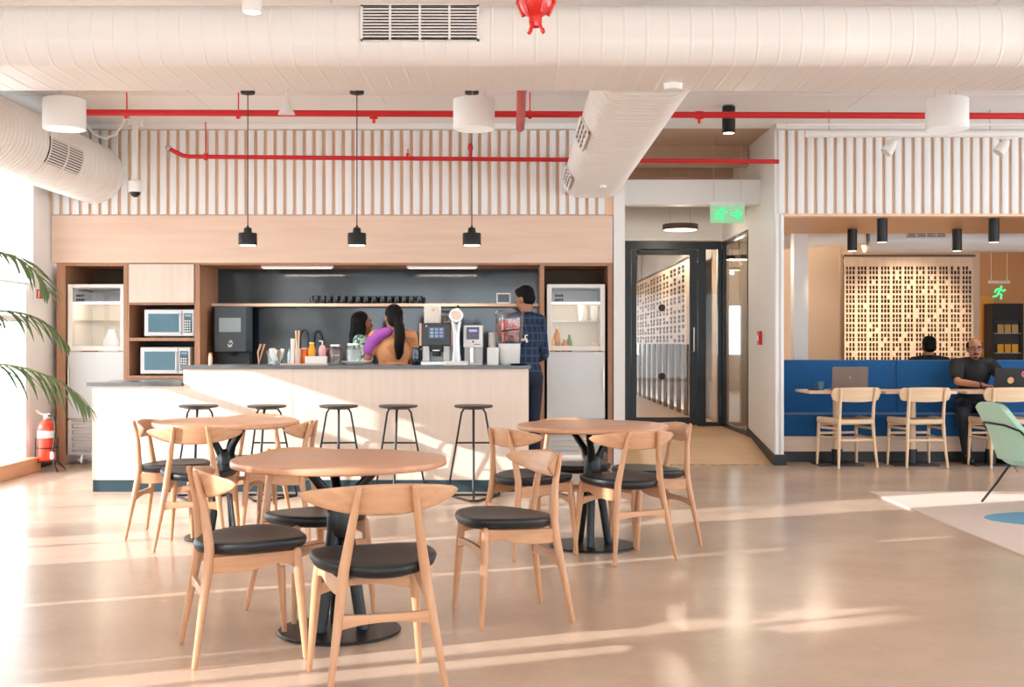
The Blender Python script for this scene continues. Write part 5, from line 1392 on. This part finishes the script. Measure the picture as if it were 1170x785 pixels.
for sx, sy in ((-1, -1), (1, -1), (1, 1), (-1, 1)):
    q = MB(); q.tube([(sx * .092, sy * .05, .33), (sx * .092, sy * .05, .09), (sx * .15, sy * .11, .006)], .0065, 8); q.build('stand_leg', m_black, e)
q = MB()
for z in (.095, .23): q.tube([(.093 * math.cos(a), .09 * math.sin(a), z) for a in [2 * PI * i / 28 for i in range(28)]], .005, 6, closed=True)
q.build('stand_ring', m_black, e)
s = thing('fire_sign', 'small white sign with red pictogram on the window wall corner', 'sign', (XL + .006, 12.0, 1.745))
q = MB(); q.box(0, .006, -.15, .15, -.058, .058); q.build('sign_panel', m_plastic, s, smooth=False)
q = MB(); q.box(.006, .0075, -.10, .1, -.045, .045); q.build('red_field', m_red, s, smooth=False)
q = MB(); q.box(.0076, .009, -.055, -.03, -.036, .02); q.box(.0076, .009, -.06, -.02, .02, .03); q.box(.0076, .009, .02, .035, -.03, .01); q.prism([(.0, .005), (.055, .005), (.0275, .035)], lambda p: V(.0076, p[0], p[1]), lambda p: V(.009, p[0], p[1])); q.build('pictogram', m_plastic, s, smooth=False)
a = thing('alarm_call_point', 'red fire alarm call point on the white passage wall', 'alarm', (2.70, 12.95, 1.31))
q = MB(); q.box(-.035, 0, -.055, .055, -.075, .075); q.build('housing', m_red, a, smooth=False, bevel=.006)
q = MB(); q.box(-.038, -.034, -.03, .03, -.03, .03); q.build('press_plate', m_plastic, a, smooth=False)
# ============================================================== people
def remesh_obj(mb, name, mat, parent, voxel, smooth=6):
    """fuses overlapping closed shapes into one continuous skin"""
    o = mb.build(name, mat, parent)
    r = o.modifiers.new('fuse', 'REMESH'); r.mode = 'VOXEL'; r.voxel_size = voxel; r.use_smooth_shade = True
    s = o.modifiers.new('soften', 'SMOOTH'); s.factor = .5; s.iterations = smooth
    return o

def cap(q, pts, rad, n=14, flat=None):
    q.tube(pts, rad, n, round_ends=True, flat=flat)

def hand(q, wrist, d, nrm, curl=.5, k=1.0, side=1):
    """palm, four unequal bent fingers and a thumb from the side of the palm"""
    d = Vector(d).normalized(); nrm = Vector(nrm); nrm = (nrm - d * nrm.dot(d)).normalized(); s = d.cross(nrm).normalized() * side
    w = Vector(wrist)
    for t, l in ((-.026, .074), (-.009, .080), (.009, .078), (.026, .070)):
        cap(q, [w + s * t * .5 * k, w + s * t * k + d * l * k], [.014 * k, .0115 * k], 8)
    for t, l in ((-.029, .056), (-.0098, .07), (.0098, .075), (.029, .064)):
        b = w + s * t * k + d * .074 * k
        m = b + (d * math.cos(curl * .6) + nrm * math.sin(curl * .6)) * l * .5 * k
        e = m + (d * math.cos(curl * 1.5) + nrm * math.sin(curl * 1.5)) * l * .5 * k
        cap(q, [b, m, e], [.0095 * k, .0088 * k, .0074 * k], 8)
    b = w + s * .024 * k + d * .02 * k
    m = b + (s * .8 + d * .75 + nrm * .3).normalized() * .038 * k
    e = m + (s * .3 + d + nrm * .35).normalized() * .03 * k
    cap(q, [b, m, e], [.0125 * k, .0105 * k, .0085 * k], 8)

def person(lab, loc, rz, J, shirt, trouser, hair, H=1.0, female=False, skin=None, voxel=.008, sleeve='short', moustache=False, glasses=False, skirt=False, shoe=None):
    o = thing('person', lab, 'person', loc, rz)
    sk = skin or m_skin
    P = {k: Vector(v) for k, v in J.items() if k not in ('yaw', 'pitch', 'roll')}
    hr = Matrix.Rotation(J.get('yaw', 0), 3, 'Z') @ Matrix.Rotation(J.get('pitch', 0), 3, 'X') @ Matrix.Rotation(J.get('roll', 0), 3, 'Y')
    hd = P['head']
    def h(x, y, z): return hd + hr @ Vector((x, y, z))
    sh_w = .036 if female else .045
    def torso(q, g):
        up = (P['chest'] - P['pelvis']).normalized()
        ax = Matrix.Identity(3)
        sv = (P['shR'] - P['shL']); sv.normalize()
        yv = up.cross(sv).normalized()
        Mx = Matrix((sv, yv, up)).transposed()
        q.ell(P['pelvis'], (.155 + g, .115 + g, .12 + g), Mx)
        q.ell(P['pelvis'].lerp(P['chest'], .45), (.132 + g, .10 + g, .15 + g), Mx)
        q.ell(P['chest'], ((.148 if female else .165) + g, .112 + g, .165 + g), Mx)
        cap(q, [P['shL'], P['neck'] - up * .03, P['shR']], [.052 + g, .06 + g, .052 + g])
    def arm(q, s, g, to=1.0, rr=1.0):
        S, E, W = P['sh' + s], P['el' + s], P['wr' + s]
        a = .9 if female else 1.0
        pts = [S, S.lerp(E, .5), E]; rad = [.052 * a + g, .045 * a + g, .037 * a + g]
        if to < 1.0:
            cap(q, [S, S.lerp(E, to)], [.054 * a + g, .05 * a + g]); return
        cap(q, pts, rad); cap(q, [E, E.lerp(W, .35), W], [.038 * a + g, .037 * a + g, .026 * a + g * .7])
    def leg(q, s, g):
        A, K, N = P['hip' + s], P['kn' + s], P['an' + s]
        cap(q, [A, A.lerp(K, .5), K], [.088 + g, .075 + g, .056 + g]); cap(q, [K, K.lerp(N, .35), N], [.054 + g, .053 + g, .036 + g])
    # ---- body
    q = MB(); torso(q, 0)
    cap(q, [P['neck'] - V(0, 0, .05), P['neck'], hd + hr @ Vector((0, -.02, -.06))], [.062, .053, .052])
    q.ell(h(0, -.008, .015), (.074, .092, .100), hr); q.ell(h(0, .022, -.055), (.056, .062, .062), hr); q.ell(h(0, .05, -.088), (.026, .026, .022), hr)
    q.ell(h(0, .088, -.022), (.013, .02, .016), hr); cap(q, [h(0, .08, .02), h(0, .096, -.018)], [.008, .011], 8)
    q.ell(h(0, .072, -.058), (.024, .016, .009), hr)
    for s in (-1, 1):
        q.ell(h(s * .076, -.008, -.012), (.011, .02, .03), hr); q.ell(h(s * .03, .066, .03), (.024, .016, .009), hr); q.ell(h(s * .04, .055, -.03), (.02, .02, .02), hr)
    for s in ('L', 'R'):
        arm(q, s, 0); leg(q, s, 0)
        f = P['to' + s] - P['an' + s]
        cap(q, [P['an' + s] + V(0, 0, -.03) - f * .15, P['to' + s]], [.04, .03])
        d = P.get('hd' + s, P['wr' + s] - P['el' + s]); hand(q, P['wr' + s], d, P.get('hn' + s, V(0, 0, -1)), .7, .95, 1 if s == 'L' else -1)
    body = remesh_obj(q, 'body', sk, o, voxel, 3)
    # ---- clothing
    q = MB(); torso(q, .013)
    for s in ('L', 'R'):
        if sleeve == 'short': arm(q, s, .016, .5 if female else .72)
        else:
            S, E, W = P['sh' + s], P['el' + s], P['wr' + s]
            cap(q, [S, S.lerp(E, .5), E], [.064, .058, .052]); cap(q, [E, E.lerp(W, .9)], [.052, .04])
    remesh_obj(q, 'shirt', shirt, o, .010, 4)
    q = MB()
    if not female or sleeve == 'short':
        up = (hd - P['neck']).normalized()
        q.tube([P['neck'] + V(.064 * math.cos(a), .062 * math.sin(a), .004 - .016 * math.sin(a)) for a in [2 * PI * i / 24 for i in range(24)]], .013, 8, closed=True)
        q.build('collar', shirt, o)
    else: q.bm.free()
    q = MB()
    if skirt:
        c = P['pelvis']; q.lathe([(.20, -.80), (.205, -.78), (.19, -.35), (.175, 0), (.155, .08), (.13, .1)], c, 32); q.build('skirt', trouser, o)
    else:
        sv = (P['shR'] - P['shL']).normalized()
        q.ell(P['pelvis'] + V(0, 0, -.03), (.168, .132, .12))
        for s in ('L', 'R'): leg(q, s, .014)
        remesh_obj(q, 'trousers', trouser, o, .011, 4)
    for s in ('L', 'R'):
        A, T = P['an' + s], P['to' + s]; f = (T - A); f.z = 0; f.normalize(); zz = T.z - .03
        q = MB(); cap(q, [A + V(0, 0, -.05) - f * .04, A + V(0, 0, -.055) + f * .05, T + f * .01], [.05, .047, .036], 14); remesh_obj(q, 'shoe', shoe or m_black, o, .011, 3)
    # ---- face
    for s in (-1, 1):
        q = MB(); q.ell(h(s * .03, .075, .012), (.011, .0075, .006), hr, 12, 8); ey = q.build('eye', m_plastic, body)
        q = MB(); q.ell(h(s * .03, .0815, .012), (.006, .003, .0058), hr, 10, 6); q.build('iris', m_hair, body)
        q = MB(); cap(q, [h(s * .014, .084, .031), h(s * .032, .085, .036), h(s * .05, .072, .03)], [.0035, .0045, .003], 8); q.build('eyebrow', m_hair, body)
    q = MB(); cap(q, [h(-.02, .082, -.057), h(0, .088, -.059), h(.02, .082, -.057)], [.003, .0045, .003], 8); q.build('lips', M('lips', lin(136, 74, 66), .5), body)
    if moustache:
        q = MB(); cap(q, [h(-.03, .076, -.056), h(-.012, .09, -.044), h(.012, .09, -.044), h(.03, .076, -.056)], [.0045, .0065, .0065, .0045], 8)
        cap(q, [h(-.022, .07, -.085), h(0, .078, -.092), h(.022, .07, -.085)], [.004, .008, .004], 8); q.build('moustache', m_hair, body)
    if glasses:
        g = MB()
        for s in (-1, 1):
            g.tube([h(s * .032 + .024 * math.cos(a), .097, .012 + .017 * math.sin(a)) for a in [2 * PI * i / 22 for i in range(22)]], .0022, 6, closed=True)
            g.tube([h(s * .056, .096, .014), h(s * .074, .06, .014), h(s * .078, -.01, .008)], .002, 6)
        g.tube([h(-.009, .098, .014), h(.009, .098, .014)], .002, 6); g.build('spectacles', m_black, o)
    # ---- hair
    q = MB(); hair(q, h, hr)
    remesh_obj(q, 'hair', m_hair, o, .007, 4)
    return o, body, h

def hair_short(q, h, hr):
    q.ell(h(0, -.022, .042), (.082, .094, .088), hr); q.ell(h(0, -.045, -.005), (.077, .066, .07), hr); q.ell(h(0, .03, .085), (.06, .05, .035), hr)
def hair_bald(q, h, hr):
    q.ell(h(0, -.055, -.012), (.074, .05, .06), hr)
    for s in (-1, 1): q.ell(h(s * .066, -.028, .022), (.018, .055, .048), hr)
    q.ell(h(0, -.06, .04), (.066, .045, .05), hr)
def hair_long(q, h, hr):
    q.ell(h(0, -.024, .036), (.084, .094, .09), hr); q.ell(h(0, -.06, -.04), (.086, .06, .1), hr)
    q.ell(h(0, -.085, -.13), (.08, .045, .1), hr); q.ell(h(0, -.095, -.2), (.062, .035, .07), hr)
    for s in (-1, 1): q.ell(h(s * .07, -.015, -.05), (.022, .05, .09), hr)
def hair_pony(q, h, hr):
    q.ell(h(0, -.022, .034), (.083, .094, .09), hr); q.ell(h(0, -.05, -.02), (.077, .06, .08), hr)
    cap(q, [h(0, -.10, -.02), h(.004, -.135, -.08), h(.006, -.15, -.18), h(-.004, -.15, -.27), h(.004, -.14, -.33), h(-.002, -.135, -.37)], [.036, .048, .05, .047, .040, .024], 16)

def plaid():
    m, nt, p = new_mat('navy_plaid'); N, L = nt.nodes, nt.links
    tc = N.new('ShaderNodeTexCoord'); sx = N.new('ShaderNodeSeparateXYZ'); L.new(tc.outputs['Object'], sx.inputs['Vector'])
    prev = None
    for ax, sc in (('X', 16.0), ('Z', 14.0)):
        mu = N.new('ShaderNodeMath'); mu.operation = 'MULTIPLY'; mu.inputs[1].default_value = sc; L.new(sx.outputs[ax], mu.inputs[0])
        fr = N.new('ShaderNodeMath'); fr.operation = 'FRACT'; L.new(mu.outputs['Value'], fr.inputs[0])
        gt = N.new('ShaderNodeMath'); gt.operation = 'GREATER_THAN'; gt.inputs[1].default_value = .78; L.new(fr.outputs['Value'], gt.inputs[0])
        mx = N.new('ShaderNodeMix'); mx.data_type = 'RGBA'
        if prev: L.new(prev, mx.inputs['A'])
        else: mx.inputs['A'].default_value = lin(22, 36, 62)
        mx.inputs['B'].default_value = lin(44, 74, 108); L.new(gt.outputs['Value'], mx.inputs['Factor']); prev = mx.outputs['Result']
    L.new(prev, p.inputs['Base Color']); p.inputs['Roughness'].default_value = .8
    return m
def patches(name, c1, c2, scale):
    m, nt, p = new_mat(name); N, L = nt.nodes, nt.links
    tc = N.new('ShaderNodeTexCoord'); n = N.new('ShaderNodeTexNoise'); n.inputs['Scale'].default_value = scale; n.inputs['Detail'].default_value = 1
    L.new(tc.outputs['Object'], n.inputs['Vector']); cr = N.new('ShaderNodeValToRGB'); cr.color_ramp.interpolation = 'CONSTANT'
    cr.color_ramp.elements[0].color = c1; cr.color_ramp.elements[1].position = .52; cr.color_ramp.elements[1].color = c2
    L.new(n.outputs['Fac'], cr.inputs['Fac']); L.new(cr.outputs['Color'], p.inputs['Base Color']); p.inputs['Roughness'].default_value = .8
    return m

def standing(H, **kw):
    k = H / 1.72
    J = dict(pelvis=(0, 0, .95 * k), chest=(0, .0, 1.26 * k), neck=(0, -.005, 1.46 * k), head=(0, .02, 1.605 * k),
             shL=(-.165, 0, 1.41 * k), shR=(.165, 0, 1.41 * k), elL=(-.22, .03, 1.13 * k), elR=(.22, .03, 1.13 * k), wrL=(-.17, .24, 1.06 * k), wrR=(.17, .24, 1.06 * k),
             hipL=(-.085, 0, .9 * k), hipR=(.085, 0, .9 * k), knL=(-.095, .015, .5 * k), knR=(.095, .015, .5 * k), anL=(-.1, -.02, .095), anR=(.1, -.02, .095), toL=(-.115, .13, .038), toR=(.115, .13, .038))
    J.update(kw); return J

# woman with the ponytail, back to us, reaching a little to her left
J = standing(1.6, chest=(-.0, .02, 1.17), yaw=math.radians(18), elL=(-.25, .0, 1.07), wrL=(-.23, .22, 1.0), elR=(.2, .06, 1.02), wrR=(.12, .27, .98), hdR=(-.3, .9, -.1))
w2, b2, h2 = person('woman with a long black ponytail in an orange top, back turned, behind the bar', (-1.095, 11.02, 0), math.radians(10), J, patches('orange_print', lin(208, 152, 108), lin(190, 130, 90), 9), M('brown_skirt', lin(120, 70, 58), .8), hair_pony, female=True, sleeve='short', skirt=True)
q = MB()
rg = []
for t in [i / 10.0 for i in range(11)]:
    a = math.radians(-60 + 120 * t)
    rg.append(t)
cap(q, [(-.05, -.05, 1.355), (-.12, -.03, 1.33), (-.185, -.005, 1.27), (-.215, .0, 1.19)], [.05, .062, .066, .062], 16)
remesh_obj(q, 'purple_scarf', M('purple_cloth', lin(164, 84, 180), .7), w2, .009, 4)
# woman in the teal print, seen side on, behind her
J = standing(1.545, yaw=math.radians(4), elL=(-.21, .06, 1.02), elR=(.21, .06, 1.02))
w1, b1, h1 = person('woman with loose black hair in a teal print top, facing right behind the bar', (-1.475, 11.62, 0), math.radians(-84), J, patches('teal_print', lin(66, 128, 116), lin(206, 226, 214), 22), M('dark_trousers', lin(40, 42, 50), .8), hair_long, female=True, sleeve='long', skin=M('skin_warm', lin(150, 92, 64), .5))
# man in plaid at the bar end, turned away
J = standing(1.79, yaw=math.radians(20), pitch=math.radians(-14), elL=(-.22, .08, 1.17), wrL=(-.12, .3, 1.12), elR=(.23, .02, 1.14), wrR=(.17, .25, 1.05))
mn, b3, h3 = person('man in a navy plaid shirt turned away at the high end of the bar', (.13, 11.3, 0), math.radians(36), J, plaid(), M('navy_trousers', lin(26, 36, 56), .8), hair_short, sleeve='long', skin=M('skin_light_brown', lin(176, 122, 94), .5))

def sitting(**kw):
    J = dict(pelvis=(0, 0, .635), chest=(0, .06, .90), neck=(0, .08, 1.085), head=(0, .11, 1.215),
             shL=(-.185, .07, 1.03), shR=(.185, .07, 1.03), elL=(-.27, .22, .83), elR=(.27, .22, .83), wrL=(-.12, .42, .80), wrR=(.12, .42, .80),
             hipL=(-.095, .02, .575), hipR=(.095, .02, .575), knL=(-.15, .45, .545), knR=(.15, .45, .545), anL=(-.15, .40, .095), anR=(.15, .40, .095), toL=(-.165, .55, .038), toR=(.165, .55, .038))
    J.update(kw); return J
# seated man: he faces us (local +Y is towards the camera), forearms on the table
J = sitting(yaw=math.radians(-11), pitch=math.radians(-7), head=(0, .11, 1.195), neck=(0, .08, 1.07), elR=(.255, .30, .845), wrR=(.02, .40, .812), elL=(-.26, .28, .845), wrL=(-.14, .48, .815), hdR=(-.9, .35, -.05), hdL=(.1, .9, -.05), anR=(.2, .42, .095), toR=(.22, .57, .038), knR=(.27, .47, .545), anL=(-.1, .40, .095))
sm_, b4, h4 = person('seated man in a black polo shirt and spectacles working on the black laptop', (4.955, 12.90, 0), PI, J, M('black_polo', lin(30, 31, 34), .8), M('charcoal_trousers', lin(40, 44, 50), .8), hair_bald, moustache=True, glasses=True, skin=M('skin_tan', lin(172, 118, 92), .45))
q = MB(); q.tube([Vector((.055, .385, .812)) + V(0, .031 * math.cos(a), .031 * math.sin(a)) for a in [2 * PI * i / 20 for i in range(20)]], .008, 8, closed=True); q.cyl((.055, .385, .84), (.055, .385, .852), .019, n=18); q.build('watch', m_black, sm_)
# person on the far side of the banquette, facing away
J = sitting()
pf, b5, h5 = person('person with short dark hair facing away on the far side of the blue banquette', (4.92, 14.0, 0), 0, J, M('dark_shirt', lin(36, 36, 40), .8), M('dark_trousers_plain', lin(40, 40, 46), .8), hair_short, skin=m_skin)
q = MB(); q.ell(h5(0, -.0, .105), (.05, .055, .012)); q.build('bald_patch', m_skin, b5)

# ================================================================ palm
pm = thing('potted_palm', 'tall green palm whose fronds reach in from the left edge', 'plant', (-4.05, 7.55, 0))
q = MB(); q.vessel([(.17, 0), (.19, .02), (.235, .42), (.245, .44)], .02, n=36); q.build('pot', M('pale_pot', lin(222, 216, 208), .6), pm)
q = MB(); q.lathe([(.0, .36), (.21, .36), (.1, .385), (.0, .39)], n=24); q.build('soil', M('soil', lin(70, 52, 40), .9), pm)
def bez(pts, n):
    out = []
    for i in range(n + 1):
        t = i / n; P_ = [Vector(p) for p in pts]
        while len(P_) > 1: P_ = [P_[k].lerp(P_[k + 1], t) for k in range(len(P_) - 1)]
        out.append(P_[0])
    return out
def catmull(pts, n):
    P_ = [Vector(p) for p in pts]; P_ = [P_[0] * 2 - P_[1]] + P_ + [P_[-1] * 2 - P_[-2]]; out = []
    for i in range(1, len(P_) - 2):
        for k in range(n):
            t = k / n; a, b_, c, d = P_[i - 1], P_[i], P_[i + 1], P_[i + 2]
            out.append(.5 * ((2 * b_) + (c - a) * t + (2 * a - 5 * b_ + 4 * c - d) * t * t + (3 * b_ - a - 3 * c + d) * t ** 3))
    out.append(P_[-2]); return out
def frond(pts, start=.3, L0=.34, droop=.55, npair=24):
    C = catmull(pts, 12); m = len(C)
    q = MB(); q.tube(C, [.011 * (1 - .8 * i / (m - 1)) + .0015 for i in range(m)], 8)
    st_ = q.build('frond', m_stem, pm)
    q = MB()
    for k in range(npair):
        t = start + (1 - start) * (k + .3) / npair; f = t * (m - 1); i = min(int(f), m - 2); p = C[i].lerp(C[i + 1], f - i)
        tg = (C[i + 1] - C[i]).normalized(); side = tg.cross(V(0, 0, 1)).normalized(); upv = side.cross(tg)
        prof = math.sin(PI * min(1, (t - start) / (1 - start) * .82 + .16)) ** .7
        for s in (-1, 1):
            ln = L0 * prof * random.uniform(.85, 1.1)
            d = (tg * random.uniform(.75, .95) + side * s * random.uniform(.45, .8) + upv * random.uniform(.05, .3)).normalized()
            w = .0105; pr = []; pos = p.copy()
            for j in range(7):
                u = j / 6.0; pr.append((pos.copy(), w * (math.sin(PI * (u * .86 + .12)) ** .8)))
                d = (d + V(0, 0, -droop * .32)).normalized(); pos = pos + d * ln / 6
            rows = []
            for j, (c, ww) in enumerate(pr):
                dd = (pr[min(j + 1, 6)][0] - pr[max(j - 1, 0)][0]).normalized()
                sv = dd.cross(V(0, 0, 1)); sv = sv.normalized() if sv.length > .05 else side
                nn = sv.cross(dd).normalized()
                rows.append([q.bm.verts.new(c - sv * ww + nn * ww * .25), q.bm.verts.new(c - nn * ww * .1), q.bm.verts.new(c + sv * ww + nn * ww * .25)])
            for j in range(6):
                for b_ in range(2): q.face([rows[j][b_], rows[j + 1][b_], rows[j + 1][b_ + 1], rows[j][b_ + 1]])
    q.build('leaflets', m_leaf, st_, solid=.0012)
def W(px, py, d): return V(xat(px, d) + 4.05, d - 7.55, zat(py, d))
base = V(0.0, 0, .38)
frond([base + V(.03, .02, 0), W(-120, 400, 7.55), W(-75, 320, 7.5), W(-30, 288, 7.42), W(12, 292, 7.38), W(42, 312, 7.35), W(56, 336, 7.33)], .40, .30, .5, 17)
frond([base + V(.05, -.03, 0), W(-110, 430, 7.6), W(-70, 380, 7.65), W(-25, 358, 7.7), W(20, 357, 7.72), W(55, 372, 7.75), W(77, 395, 7.78)], .40, .30, .75, 17)
frond([base + V(.02, -.05, 0), W(-105, 460, 7.5), W(-70, 432, 7.45), W(-20, 417, 7.42), W(25, 420, 7.4), W(70, 438, 7.38), W(104, 468, 7.36)], .38, .38, .7, 17)
for a, hgt, r in ((2.4, 1.9, .55), (3.6, 1.7, .5), (4.6, 1.8, .7), (1.2, 2.1, .5), (5.3, 1.3, .6)):
    c, s = math.cos(a), math.sin(a)
    frond([base, V(.1 * c, .1 * s, .9), V(.25 * c, .25 * s, hgt), V(.7 * r * c, .9 * r * s, hgt + .22), V(r * c, 1.5 * r * s, hgt + .02)], .42, .24, .5, 20)

# ================================================================ light and camera
SUN_AZ, SUN_EL = math.radians(21.6), math.radians(16.6)
sd = bpy.data.lights.new('sun', 'SUN'); sd.energy = SUN; sd.angle = math.radians(.6); sd.color = (1.0, .975, .945)
so = bpy.data.objects.new('sun', sd); COL.objects.link(so)
dirv = Vector((math.cos(SUN_AZ) * math.cos(SUN_EL), math.sin(SUN_AZ) * math.cos(SUN_EL), -math.sin(SUN_EL)))
so.rotation_euler = dirv.to_track_quat('-Z', 'Y').to_euler()
w = bpy.data.worlds.new('sky'); SC.world = w; w.use_nodes = True
bg = w.node_tree.nodes['Background']; bg.inputs['Color'].default_value = (.83, .93, 1.0, 1); bg.inputs['Strength'].default_value = SKY

cd = bpy.data.cameras.new('camera'); cd.sensor_width = 36.0; cd.lens = F * 36.0 / 1170.0; cd.clip_start = .05; cd.clip_end = 200
co = bpy.data.objects.new('camera', cd); COL.objects.link(co); co.location = (0, 0, CAMZ); co.rotation_euler = (PI / 2, 0, 0)
SC.camera = co
vs = SC.view_settings; vs.view_transform = 'Standard'; vs.look = 'None'; vs.exposure = EXPOSURE; vs.gamma = 1.0; vs.use_curve_mapping = False
SC.display_settings.display_device = 'sRGB'
SC.cycles.max_bounces = 10; SC.cycles.diffuse_bounces = 5; SC.cycles.glossy_bounces = 4; SC.cycles.transparent_max_bounces = 16; SC.cycles.transmission_bounces = 6
SC.cycles.use_denoising = True; SC.cycles.sample_clamp_indirect = 6.0; SC.cycles.caustics_reflective = False; SC.cycles.caustics_refractive = False
